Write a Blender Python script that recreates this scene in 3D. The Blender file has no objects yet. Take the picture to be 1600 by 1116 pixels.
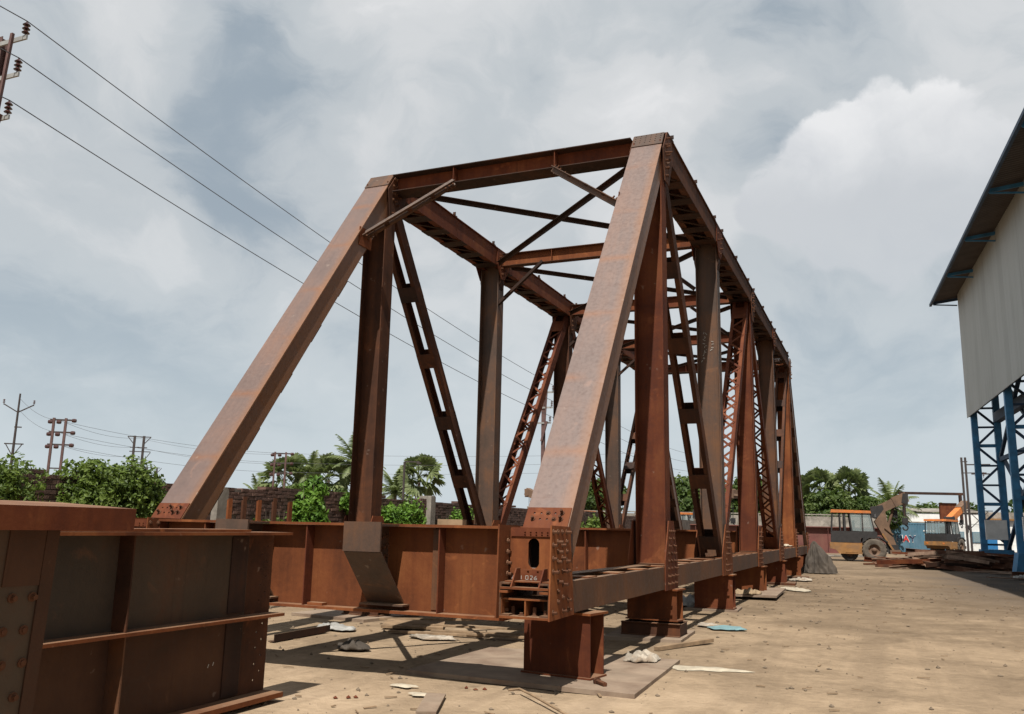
import bpy, bmesh, math, random
from mathutils import Vector, Matrix, noise as mnoise
R = math.radians
random.seed(11)
SC = bpy.context.scene
COL = SC.collection

# ------------------------------------------------------------------ camera
def cam_axes(yaw, pitch, roll):
    cy, sy, cp, sp = math.cos(yaw), math.sin(yaw), math.cos(pitch), math.sin(pitch)
    f = Vector((-sy*cp, cy*cp, sp)); r = Vector((cy, sy, 0)); u = r.cross(f)
    cr, sr = math.cos(roll), math.sin(roll)
    return r*cr + u*sr, -r*sr + u*cr, f
cd = bpy.data.cameras.new('camera')
cam = bpy.data.objects.new('camera', cd); COL.objects.link(cam)
r_, u_, f_ = cam_axes(R(23.063), R(11.009), R(1.208))
M = Matrix.Identity(4)
for i in range(3):
    M[i][0] = r_[i]; M[i][1] = u_[i]; M[i][2] = -f_[i]
M[0][3], M[1][3], M[2][3] = 5.983, -8.871, 1.631
cam.matrix_world = M
cd.sensor_width = 36; cd.lens = 36*1357.6/1600
cd.clip_start = 0.1; cd.clip_end = 3000
SC.camera = cam

# ------------------------------------------------------------------ sun, sky, exposure
SUN = Vector((0.125, -0.60, 1.0)).normalized()
sd = bpy.data.lights.new('sun', 'SUN'); sd.energy = 5.0; sd.angle = R(0.6); sd.color = (1.0, 0.95, 0.87)
so = bpy.data.objects.new('sun', sd); COL.objects.link(so)
so.rotation_euler = SUN.to_track_quat('Z', 'Y').to_euler()
so.location = (0, 0, 60)
SC.view_settings.view_transform = 'Standard'
SC.view_settings.look = 'None'
SC.view_settings.exposure = 0.55
SC.view_settings.gamma = 1.0
SC.view_settings.use_curve_mapping = False

W = bpy.data.worlds.new('World'); SC.world = W; W.use_nodes = True
def build_world():
    nt = W.node_tree; N = nt.nodes; L = nt.links; N.clear()
    def nd(t, **k):
        n = N.new(t)
        for a, b in k.items(): setattr(n, a, b)
        return n
    def math_(op, a, b=None, c=None, clamp=False):
        n = nd('ShaderNodeMath', operation=op, use_clamp=clamp)
        for i, v in enumerate((a, b, c)):
            if v is None: continue
            if isinstance(v, (int, float)): n.inputs[i].default_value = v
            else: L.new(v, n.inputs[i])
        return n.outputs[0]
    tc = nd('ShaderNodeTexCoord')
    nrm = nd('ShaderNodeVectorMath', operation='NORMALIZE'); L.new(tc.outputs['Generated'], nrm.inputs[0])
    d0 = nrm.outputs[0]
    def noise(vec, scale, detail, rough=0.5, color=False):
        n = nd('ShaderNodeTexNoise'); n.inputs['Scale'].default_value = scale
        n.inputs['Detail'].default_value = detail; n.inputs['Roughness'].default_value = rough
        L.new(vec, n.inputs['Vector']); return n.outputs['Color' if color else 'Fac']
    def warp(vec, scale, amt, detail):
        c = noise(vec, scale, detail, 0.55, True)
        s = nd('ShaderNodeVectorMath', operation='SUBTRACT'); L.new(c, s.inputs[0]); s.inputs[1].default_value = (.5, .5, .5)
        m = nd('ShaderNodeVectorMath', operation='SCALE'); L.new(s.outputs[0], m.inputs[0]); m.inputs['Scale'].default_value = amt
        a = nd('ShaderNodeVectorMath', operation='ADD'); L.new(vec, a.inputs[0]); L.new(m.outputs[0], a.inputs[1])
        z = nd('ShaderNodeVectorMath', operation='NORMALIZE'); L.new(a.outputs[0], z.inputs[0]); return z.outputs[0]
    dw = warp(warp(d0, 3.0, 0.20, 3), 11.0, 0.07, 6)
    sky = nd('ShaderNodeTexSky', sky_type='NISHITA'); sky.sun_disc = False
    sky.sun_elevation = math.asin(SUN.z); sky.sun_rotation = math.atan2(SUN.x, SUN.y)
    sky.air_density = 1.0; sky.dust_density = 2.5; sky.ozone_density = 1.0
    sxyz = nd('ShaderNodeSeparateXYZ'); L.new(d0, sxyz.inputs[0]); z = sxyz.outputs[2]
    # large soft cloud field
    mp = nd('ShaderNodeMapping'); mp.inputs['Scale'].default_value = (1, 1, 1.9); L.new(dw, mp.inputs[0])
    big = noise(mp.outputs[0], 2.3, 7, 0.52)
    fine = noise(mp.outputs[0], 8.5, 8, 0.6)
    val = math_('ADD', math_('MULTIPLY', math_('SUBTRACT', big, 0.5), 1.5), math_('MULTIPLY', math_('SUBTRACT', fine, 0.5), 0.62))
    val = math_('ADD', val, 0.50)
    # cloud masses (unit directions): centre, cosine radius, weight
    blobs = BLOBS
    for (c, ang, soft, wt) in blobs:
        dn = nd('ShaderNodeVectorMath', operation='DOT_PRODUCT'); L.new(dw, dn.inputs[0]); dn.inputs[1].default_value = c
        mr = nd('ShaderNodeMapRange', interpolation_type='SMOOTHSTEP')
        L.new(dn.outputs['Value'], mr.inputs['Value'])
        mr.inputs['From Min'].default_value = math.cos(R(ang+soft)); mr.inputs['From Max'].default_value = math.cos(R(max(ang-soft, 0)))
        val = math_('ADD', val, math_('MULTIPLY', mr.outputs[0], wt))
    ramp = nd('ShaderNodeValToRGB'); L.new(val, ramp.inputs[0])
    cr = ramp.color_ramp; cr.interpolation = 'EASE'
    cr.elements[0].position = 0.12; cr.elements[0].color = (0.37, 0.435, 0.490, 1)
    cr.elements[1].position = 0.95; cr.elements[1].color = (0.80, 0.805, 0.815, 1)
    e = cr.elements.new(0.45); e.color = (0.545, 0.585, 0.615, 1)
    e = cr.elements.new(0.68); e.color = (0.665, 0.685, 0.702, 1)
    # heaped cloud: crisp rim, white crown, grey base
    dc = warp(warp(d0, 6.0, 0.07, 3), 19.0, 0.055, 7)
    puff = noise(dc, 14.0, 7, 0.58)
    cum = None
    for (c, rad) in HEAPS:
        dn = nd('ShaderNodeVectorMath', operation='DOT_PRODUCT'); L.new(dc, dn.inputs[0]); dn.inputs[1].default_value = c
        ac = math_('ARCCOSINE', math_('MINIMUM', dn.outputs['Value'], 1.0))
        q = math_('SUBTRACT', 1.0, math_('DIVIDE', ac, R(rad)))
        cum = q if cum is None else math_('MAXIMUM', cum, q)
    cum = math_('ADD', cum, math_('MULTIPLY', math_('SUBTRACT', puff, 0.5), 0.55))
    cm = nd('ShaderNodeMapRange', interpolation_type='SMOOTHSTEP'); L.new(cum, cm.inputs['Value'])
    cm.inputs['From Min'].default_value = 0.0; cm.inputs['From Max'].default_value = 0.20
    sh = nd('ShaderNodeMapRange', interpolation_type='SMOOTHSTEP'); L.new(math_('ADD', z, math_('MULTIPLY', math_('SUBTRACT', puff, 0.5), 0.10)), sh.inputs['Value'])
    sh.inputs['From Min'].default_value = 0.33; sh.inputs['From Max'].default_value = 0.47
    cc = nd('ShaderNodeMix', data_type='RGBA'); L.new(sh.outputs[0], cc.inputs['Factor'])
    cc.inputs[6].default_value = (0.60, 0.625, 0.655, 1); cc.inputs[7].default_value = (0.90, 0.90, 0.905, 1)
    cl = nd('ShaderNodeMix', data_type='RGBA'); L.new(math_('MULTIPLY', cm.outputs[0], 0.92), cl.inputs['Factor'])
    L.new(ramp.outputs[0], cl.inputs[6]); L.new(cc.outputs[2], cl.inputs[7])
    # pale blue towards the horizon
    hz = nd('ShaderNodeMapRange', interpolation_type='SMOOTHSTEP'); L.new(z, hz.inputs['Value'])
    hz.inputs['From Min'].default_value = 0.0; hz.inputs['From Max'].default_value = 0.36
    hz.inputs['To Min'].default_value = 0.8; hz.inputs['To Max'].default_value = 0.0
    mix = nd('ShaderNodeMix', data_type='RGBA'); L.new(hz.outputs[0], mix.inputs['Factor'])
    L.new(cl.outputs[2], mix.inputs[6]); mix.inputs[7].default_value = (0.60, 0.68, 0.725, 1)
    bs = nd('ShaderNodeBackground'); L.new(sky.outputs[0], bs.inputs[0]); bs.inputs[1].default_value = 0.062
    bc = nd('ShaderNodeBackground'); L.new(mix.outputs[2], bc.inputs[0]); bc.inputs[1].default_value = 0.69
    # cover: nearly closed cloud with thin blue gaps
    cov = nd('ShaderNodeMapRange', interpolation_type='SMOOTHSTEP'); L.new(val, cov.inputs['Value'])
    cov.inputs['From Min'].default_value = 0.05; cov.inputs['From Max'].default_value = 0.5
    cov.inputs['To Min'].default_value = 0.84; cov.inputs['To Max'].default_value = 0.97
    ms = nd('ShaderNodeMixShader'); L.new(cov.outputs[0], ms.inputs[0]); L.new(bs.outputs[0], ms.inputs[1]); L.new(bc.outputs[0], ms.inputs[2])
    out = nd('ShaderNodeOutputWorld'); L.new(ms.outputs[0], out.inputs[0])
def sky_dir(u, v):   # compass direction of a cloud
    return tuple((f_ + r_*((u-800)/1357.6) - u_*((v-558)/1357.6)).normalized())
HEAPS = [(sky_dir(1400, 275), 5.4), (sky_dir(1290, 300), 4.2), (sky_dir(1225, 320), 2.6), (sky_dir(1370, 215), 3.4), (sky_dir(1450, 215), 3.6), (sky_dir(1320, 250), 3.0),
         (sky_dir(1480, 280), 4.6), (sky_dir(1350, 330), 4.6)]
BLOBS = [
    (sky_dir(1350, 430), 6.0, 5.0, -0.20), (sky_dir(1180, 240), 2.4, 1.8, -0.20), (sky_dir(1300, 130), 4.5, 3.5, -0.14),
    (sky_dir(960, 165), 2.6, 2.2, 0.14), (sky_dir(930, 210), 4.5, 3.5, 0.14), (sky_dir(1060, 250), 4.5, 3.5, 0.14), (sky_dir(640, 85), 4.5, 4.0, 0.26), (sky_dir(1580, 60), 4.0, 4.0, 0.14),
    (sky_dir(430, 180), 5.0, 4.5, -0.28), (sky_dir(200, 470), 6.5, 5.0, -0.17), (sky_dir(225, 20), 2.6, 2.4, 0.28),
    (sky_dir(110, 250), 6.0, 5.0, 0.12), (sky_dir(500, 250), 3.0, 3.0, 0.1), (sky_dir(100, 60), 5, 4, 0.05), (sky_dir(700, 330), 6, 5, 0.08), (sky_dir(260, 420), 3, 2.5, 0.10),
]
build_world()

# ------------------------------------------------------------------ materials
def new_mat(name):
    m = bpy.data.materials.new(name); m.use_nodes = True
    nt = m.node_tree; b = nt.nodes['Principled BSDF']
    return m, nt, b
class NB:
    def __init__(s, nt): s.nt = nt; s.N = nt.nodes; s.L = nt.links
    def nd(s, t, **k):
        n = s.N.new(t)
        for a, b in k.items(): setattr(n, a, b)
        return n
    def coord(s, kind='Object', scale=(1, 1, 1), rot=(0, 0, 0)):
        tc = s.nd('ShaderNodeTexCoord'); mp = s.nd('ShaderNodeMapping')
        mp.inputs['Scale'].default_value = scale; mp.inputs['Rotation'].default_value = rot
        if kind == 'Position':
            g = s.nd('ShaderNodeNewGeometry'); s.L.new(g.outputs['Position'], mp.inputs[0])
        else: s.L.new(tc.outputs[kind], mp.inputs[0])
        return mp.outputs[0]
    def noise(s, vec, scale, detail=4, rough=0.55, dist=0.0):
        n = s.nd('ShaderNodeTexNoise'); n.inputs['Scale'].default_value = scale; n.inputs['Detail'].default_value = detail
        n.inputs['Roughness'].default_value = rough; n.inputs['Distortion'].default_value = dist
        s.L.new(vec, n.inputs['Vector']); return n.outputs['Fac']
    def ramp(s, fac, stops):
        r = s.nd('ShaderNodeValToRGB'); s.L.new(fac, r.inputs[0]); e = r.color_ramp.elements
        while len(e) < len(stops): e.new(0.5)
        for i, (p, c) in enumerate(stops):
            e[i].position = p; e[i].color = (c, c, c, 1) if isinstance(c, (int, float)) else (*c, 1)
        return r.outputs[0]
    def mix(s, fac, a, b, mode='MIX'):
        m = s.nd('ShaderNodeMix', data_type='RGBA', blend_type=mode)
        for sock, v in ((m.inputs[0], fac), (m.inputs[6], a), (m.inputs[7], b)):
            if isinstance(v, (int, float)): sock.default_value = v
            elif isinstance(v, tuple): sock.default_value = (*v, 1)
            else: s.L.new(v, sock)
        return m.outputs[2]
    def math(s, op, a, b=None, clamp=False):
        n = s.nd('ShaderNodeMath', operation=op, use_clamp=clamp)
        for i, v in enumerate((a, b)):
            if v is None: continue
            if isinstance(v, (int, float)): n.inputs[i].default_value = v
            else: s.L.new(v, n.inputs[i])
        return n.outputs[0]
    def bump(s, h, strength, dist, bsdf):
        b = s.nd('ShaderNodeBump'); b.inputs['Strength'].default_value = strength; b.inputs['Distance'].default_value = dist
        s.L.new(h, b.inputs['Height']); s.L.new(b.outputs[0], bsdf.inputs['Normal'])

def rust_mat(name, dark, mid, lite, amount=0.5, rough=0.78, streak=6.0, bands=0.0, edge=0.0, vary=0.25, spec=0.16, bump=0.35):
    m, nt, b = new_mat(name); k = NB(nt)
    oi = k.nd('ShaderNodeObjectInfo')
    # a different patch of texture on every piece
    tc = k.nd('ShaderNodeTexCoord'); add = k.nd('ShaderNodeVectorMath', operation='ADD'); sc = k.nd('ShaderNodeVectorMath', operation='SCALE')
    comb = k.nd('ShaderNodeCombineXYZ'); 
    for i in range(3): k.L.new(oi.outputs['Random'], comb.inputs[i])
    k.L.new(comb.outputs[0], sc.inputs[0]); sc.inputs['Scale'].default_value = 37.0
    k.L.new(tc.outputs['Object'], add.inputs[0]); k.L.new(sc.outputs[0], add.inputs[1])
    v = add.outputs[0]
    n1 = k.noise(v, 1.1, 5, 0.6, 0.4)
    mp = k.nd('ShaderNodeMapping'); mp.inputs['Scale'].default_value = (streak, streak, 0.35); k.L.new(v, mp.inputs[0])
    n2 = k.noise(mp.outputs[0], 1.0, 5, 0.6)
    n3 = k.noise(v, 18, 6, 0.65)
    f = k.math('ADD', k.math('MULTIPLY', n1, 0.55), k.math('MULTIPLY', n2, 0.30))
    f = k.math('ADD', f, k.math('MULTIPLY', n3, 0.15))
    f = k.math('ADD', f, (amount-0.5)*0.5)
    col = k.ramp(f, [(0.36, dark), (0.50, mid), (0.64, lite)])
    if bands or edge:
        sx = k.nd('ShaderNodeSeparateXYZ'); k.L.new(tc.outputs['Object'], sx.inputs[0])
    if bands:
        wob = k.noise(v, 3.0, 4, 0.6)
        zz = k.math('ADD', k.math('MULTIPLY', sx.outputs[2], 0.82), k.math('MULTIPLY', wob, 0.05))
        fr = k.math('ABSOLUTE', k.math('SUBTRACT', k.math('FRACT', zz), 0.5))
        bm = k.ramp(fr, [(0.0, 1.0), (0.035, 0.55), (0.09, 0.0)])
        bm = k.math('MULTIPLY', bm, k.ramp(k.noise(v, 1.7, 3), [(0.38, 0.0), (0.6, bands)]))
        col = k.mix(bm, col, (0.155, 0.058, 0.019))
        fr2 = k.math('ABSOLUTE', k.math('SUBTRACT', k.math('FRACT', k.math('MULTIPLY', zz, 2.63)), 0.5))
        col = k.mix(k.math('MULTIPLY', k.ramp(fr2, [(0.0, 1.0), (0.02, 0.0)]), 0.35), col, (0.09, 0.04, 0.025))
    if edge:
        ax = k.math('ADD', sx.outputs[0], k.math('MULTIPLY', k.math('SUBTRACT', k.noise(v, 2.2, 4), 0.5), 0.16))
        em = k.ramp(k.math('ADD', k.math('MULTIPLY', ax, 2.0), 0.0), [(0.22, 0.0), (0.50, edge)])
        col = k.mix(em, col, (0.165, 0.066, 0.020))
    # spots and pale scuffs
    sp = k.ramp(k.noise(v, 7.5, 3, 0.5), [(0.70, 0.0), (0.76, 0.35)])
    col = k.mix(sp, col, (0.26, 0.20, 0.16))
    # scrapes along the member and dark runs
    mp2 = k.nd('ShaderNodeMapping'); mp2.inputs['Scale'].default_value = (26, 26, 0.9); k.L.new(v, mp2.inputs[0])
    n4 = k.noise(mp2.outputs[0], 1.0, 3, 0.5)
    col = k.mix(k.math('MULTIPLY', k.ramp(n4, [(0.60, 0.0), (0.70, 1.0)]), k.ramp(n1, [(0.45, 0.0), (0.65, 0.45)])), col, tuple(x*0.45 for x in mid))
    n5 = k.noise(v, 2.6, 4, 0.6, 1.2)
    col = k.mix(k.ramp(n5, [(0.62, 0.0), (0.72, 0.45)]), col, tuple(min(1, x*1.55) for x in lite))
    # yard dust settled on level surfaces
    ge = k.nd('ShaderNodeNewGeometry'); sz = k.nd('ShaderNodeSeparateXYZ'); k.L.new(ge.outputs['True Normal'], sz.inputs[0])
    du = k.math('MULTIPLY', k.ramp(sz.outputs[2], [(0.80, 0.0), (0.97, 1.0)]), k.ramp(n1, [(0.35, 0.25), (0.62, 0.75)]))
    col = k.mix(du, col, (0.215, 0.140, 0.088))
    # piece to piece tone
    hv = k.nd('ShaderNodeHueSaturation'); k.L.new(col, hv.inputs['Color'])
    k.L.new(k.math('ADD', k.math('MULTIPLY', oi.outputs['Random'], vary), 1.0-vary/2), hv.inputs['Value'])
    k.L.new(hv.outputs[0], b.inputs['Base Color'])
    rr = k.ramp(n3, [(0.3, rough-0.12), (0.7, min(rough+0.1, 1))]); k.L.new(rr, b.inputs['Roughness'])
    b.inputs['Specular IOR Level'].default_value = spec
    k.bump(k.math('ADD', n3, k.math('MULTIPLY', n1, 1.5)), bump, 0.006, b)
    return m
def plain(name, c, rough=0.6, metal=0.0, var=0.25, scale=4.0, dirt=None, dirt_amt=0.4, bump=0.0, spec=0.4):
    m, nt, b = new_mat(name); k = NB(nt)
    v = k.coord('Object')
    n = k.noise(v, scale, 5, 0.6)
    c = tuple(c)
    lo = tuple(x*(1-var) for x in c); hi = tuple(min(x*(1+var), 1) for x in c)
    col = k.ramp(n, [(0.3, lo), (0.7, hi)])
    if dirt:
        dm = k.ramp(k.noise(v, scale*0.6, 6, 0.65, 0.5), [(0.45, 0.0), (0.65, dirt_amt)])
        col = k.mix(dm, col, dirt)
    k.L.new(col, b.inputs['Base Color']); b.inputs['Roughness'].default_value = rough; b.inputs['Metallic'].default_value = metal
    b.inputs['Specular IOR Level'].default_value = spec
    if bump: k.bump(k.noise(v, scale*6, 4), bump, 0.01, b)
    return m
MAT = {}
MAT['orange'] = rust_mat('rust_orange', (0.066, 0.021, 0.009), (0.130, 0.040, 0.014), (0.188, 0.066, 0.022), 0.5)
MAT['red'] = rust_mat('rust_red', (0.050, 0.014, 0.008), (0.094, 0.026, 0.011), (0.140, 0.047, 0.018), 0.5)
MAT['brown'] = rust_mat('rust_brown', (0.030, 0.014, 0.009), (0.063, 0.026, 0.014), (0.110, 0.040, 0.017), 0.5)
MAT['scale'] = rust_mat('mill_scale', (0.038, 0.027, 0.021), (0.066, 0.039, 0.027), (0.110, 0.050, 0.023), 0.5, rough=0.6, vary=0.3, spec=0.3)
MAT['grey'] = rust_mat('grey_scale', (0.042, 0.025, 0.018), (0.076, 0.038, 0.023), (0.120, 0.048, 0.019), 0.54, rough=0.62, spec=0.25)
MAT['post'] = rust_mat('end_post_scale', (0.082, 0.051, 0.042), (0.106, 0.065, 0.052), (0.130, 0.071, 0.050), 0.5, rough=0.48, streak=9, bands=0.75, edge=0.75, vary=0.1, spec=0.75, bump=0.05)
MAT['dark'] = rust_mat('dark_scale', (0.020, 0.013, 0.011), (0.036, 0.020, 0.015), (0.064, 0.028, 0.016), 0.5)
MAT['fgweb'] = rust_mat('foreground_web', (0.036, 0.027, 0.020), (0.054, 0.036, 0.024), (0.078, 0.036, 0.019), 0.5, rough=0.6, streak=3, spec=0.3)
MAT['fgred'] = rust_mat('foreground_lower_web', (0.034, 0.020, 0.014), (0.054, 0.026, 0.016), (0.075, 0.036, 0.020), 0.5, rough=0.65, streak=3)
MAT['bolt'] = rust_mat('bolt_steel', (0.050, 0.021, 0.012), (0.085, 0.036, 0.019), (0.12, 0.06, 0.034), 0.5)
MAT['hole'] = plain('hole_dark', (0.012, 0.009, 0.008), 0.95)
MAT['chalk'] = plain('chalk', (0.33, 0.31, 0.28), 0.95)
MAT['leaf'] = None

# ------------------------------------------------------------------ mesh helpers
class MB:
    def __init__(s): s.v = []; s.f = []
    def add(s, vs, fs):
        o = len(s.v); s.v += [tuple(p) for p in vs]; s.f += [tuple(i+o for i in f) for f in fs]; return s
    def box(s, x0, x1, y0, y1, z0, z1):
        if x0 > x1: x0, x1 = x1, x0
        if y0 > y1: y0, y1 = y1, y0
        if z0 > z1: z0, z1 = z1, z0
        return s.add([(x0,y0,z0),(x1,y0,z0),(x1,y1,z0),(x0,y1,z0),(x0,y0,z1),(x1,y0,z1),(x1,y1,z1),(x0,y1,z1)],
              [(0,3,2,1),(4,5,6,7),(0,1,5,4),(1,2,6,5),(2,3,7,6),(3,0,4,7)])
    def bar(s, p, q, w, h, up=(0, 0, 1)):
        p, q = Vector(p), Vector(q); d = (q-p).normalized(); up = Vector(up)
        a = d.cross(up)
        if a.length < 1e-4: a = d.cross(Vector((1, 0, 0)))
        a.normalize(); b = a.cross(d)
        vs = []
        for o in (p, q):
            for sa, sb in ((-1,-1),(1,-1),(1,1),(-1,1)): vs.append(o + a*(sa*w/2) + b*(sb*h/2))
        return s.add(vs, [(0,1,2,3),(7,6,5,4),(0,4,5,1),(1,5,6,2),(2,6,7,3),(3,7,4,0)])
    def prism(s, pts, axis, a0, a1):
        """polygon in the two other axes (cyclic order), extruded along axis"""
        n = len(pts); vs = []
        for a in (a0, a1):
            for (u, w) in pts:
                vs.append({'x': (a, u, w), 'y': (u, a, w), 'z': (u, w, a)}[axis])
        fs = [tuple(range(n))[::-1], tuple(range(n, 2*n))]
        for i in range(n): fs.append((i, (i+1) % n, n+(i+1) % n, n+i))
        return s.add(vs, fs)
    def cyl(s, p, q, r, n=8, r2=None, cap=True):
        p, q = Vector(p), Vector(q); d = (q-p).normalized()
        a = d.orthogonal().normalized(); b = d.cross(a); r2 = r if r2 is None else r2
        vs = []
        for o, rr in ((p, r), (q, r2)):
            for i in range(n):
                t = 2*math.pi*i/n; vs.append(o + a*(rr*math.cos(t)) + b*(rr*math.sin(t)))
        fs = [(i, (i+1) % n, n+(i+1) % n, n+i) for i in range(n)]
        if cap: fs += [tuple(range(n))[::-1], tuple(range(n, 2*n))]
        return s.add(vs, fs)
    def tube(s, pts, r, n=6):
        pts = [Vector(p) for p in pts]; vs = []
        rs = r if isinstance(r, (list, tuple)) else [r]*len(pts)
        for i, p in enumerate(pts):
            d = (pts[min(i+1, len(pts)-1)] - pts[max(i-1, 0)]).normalized()
            a = d.cross(Vector((0.31, 0.17, 1))).normalized(); b = d.cross(a)
            for j in range(n):
                t = 2*math.pi*j/n; vs.append(p + a*(rs[i]*math.cos(t)) + b*(rs[i]*math.sin(t)))
        fs = []
        for i in range(len(pts)-1):
            for j in range(n): fs.append((i*n+j, i*n+(j+1) % n, (i+1)*n+(j+1) % n, (i+1)*n+j))
        fs += [tuple(range(n))[::-1], tuple(range((len(pts)-1)*n, len(pts)*n))]
        return s.add(vs, fs)
    def lathe(s, prof, c, axis='y', n=20):
        """profile (r, a) revolved around axis through c"""
        vs = []; m = len(prof)
        for i in range(n):
            t = 2*math.pi*i/n
            for (r, a) in prof:
                p, q = r*math.cos(t), r*math.sin(t)
                vs.append({'y': (c[0]+p, c[1]+a, c[2]+q), 'z': (c[0]+p, c[1]+q, c[2]+a), 'x': (c[0]+a, c[1]+p, c[2]+q)}[axis])
        fs = []
        for i in range(n):
            for j in range(m-1):
                fs.append((i*m+j, ((i+1) % n)*m+j, ((i+1) % n)*m+j+1, i*m+j+1))
        return s.add(vs, fs)
    def holed(s, us, ws, holes, rad, thick, put, n=8, ry=None):
        """plate cut on a grid us x ws; cells (i,j) in holes get a through hole; put(u,w,t) -> point"""
        ry = ry or rad
        for i in range(len(us)-1):
            for j in range(len(ws)-1):
                a, b, c, d = us[i], us[i+1], ws[j], ws[j+1]
                if (i, j) not in holes:
                    for t in (0, thick):
                        s.add([put(a, c, t), put(b, c, t), put(b, d, t), put(a, d, t)], [(0, 1, 2, 3)])
                    continue
                cu, cw = (a+b)/2, (c+d)/2
                ring = []; outer = []
                for q in range(n):
                    th = 2*math.pi*(q+0.5)/n; x, y = math.cos(th), math.sin(th)
                    ring.append((cu+rad*x, cw+ry*y))
                    mx = max(abs(x), abs(y)); outer.append((cu+(b-a)/2*x/mx, cw+(d-c)/2*y/mx))
                cor = [(b, d), (a, d), (a, c), (b, c)]
                for t in (0, thick):
                    vs = [put(*p, t) for p in ring] + [put(*p, t) for p in outer]
                    s.add(vs, [(q, (q+1) % n, n+(q+1) % n, n+q) for q in range(n)])
                    # corner triangles
                    for q in range(n):
                        p0, p1 = outer[q], outer[(q+1) % n]
                        if abs(p0[0]-p1[0]) > 1e-6 and abs(p0[1]-p1[1]) > 1e-6:
                            k = min(cor, key=lambda e: (e[0]-(p0[0]+p1[0])/2)**2+(e[1]-(p0[1]+p1[1])/2)**2)
                            s.add([put(*p0, t), put(*p1, t), put(*k, t)], [(0, 1, 2)])
                s.add([put(*p, 0) for p in ring] + [put(*p, thick) for p in ring], [(q, (q+1) % n, n+(q+1) % n, n+q) for q in range(n)])
        a, b, c, d = us[0], us[-1], ws[0], ws[-1]
        for (p, q) in (((a, c), (b, c)), ((b, c), (b, d)), ((b, d), (a, d)), ((a, d), (a, c))):
            s.add([put(*p, 0), put(*q, 0), put(*q, thick), put(*p, thick)], [(0, 1, 2, 3)])
        return s
    def mesh(s, name):
        me = bpy.data.meshes.new(name); me.from_pydata(s.v, [], s.f); me.update(); return me
    def build(s, name, mat, parent=None, smooth=False, fix=True):
        me = s.mesh(name)
        if fix:
            bm = bmesh.new(); bm.from_mesh(me); bmesh.ops.recalc_face_normals(bm, faces=bm.faces); bm.to_mesh(me); bm.free()
        me.materials.append(MAT[mat] if isinstance(mat, str) else mat)
        if smooth:
            for p in me.polygons: p.use_smooth = True
        o = bpy.data.objects.new(name, me); COL.objects.link(o)
        if parent: o.parent = parent
        return o
def tag(o, label=None, cat=None, group=None, kind=None):
    if label: o['label'] = label
    if cat: o['category'] = cat
    if group: o['group'] = group
    if kind: o['kind'] = kind
    return o
def thing(name, label, cat, loc=(0, 0, 0), rz=0, group=None):
    o = bpy.data.objects.new(name, None); COL.objects.link(o); o.empty_display_size = 0.3
    o.location = loc; o.rotation_euler = (0, 0, rz)
    return tag(o, label, cat, group)
def copy_tree(o, parent=None):
    c = o.copy(); COL.objects.link(c)
    if parent: c.parent = parent; c.matrix_parent_inverse = o.matrix_parent_inverse.copy()
    for ch in o.children: copy_tree(ch, c)
    return c
def frame(p, q, xax=(1, 0, 0)):
    """matrix with local z along p->q, local x near xax, origin p"""
    p, q = Vector(p), Vector(q); z = (q-p).normalized(); x = Vector(xax); x = (x - z*x.dot(z)).normalized(); y = z.cross(x)
    m = Matrix.Identity(4)
    for i in range(3): m[i][0] = x[i]; m[i][1] = y[i]; m[i][2] = z[i]; m[i][3] = p[i]
    return m, (q-p).length

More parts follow.
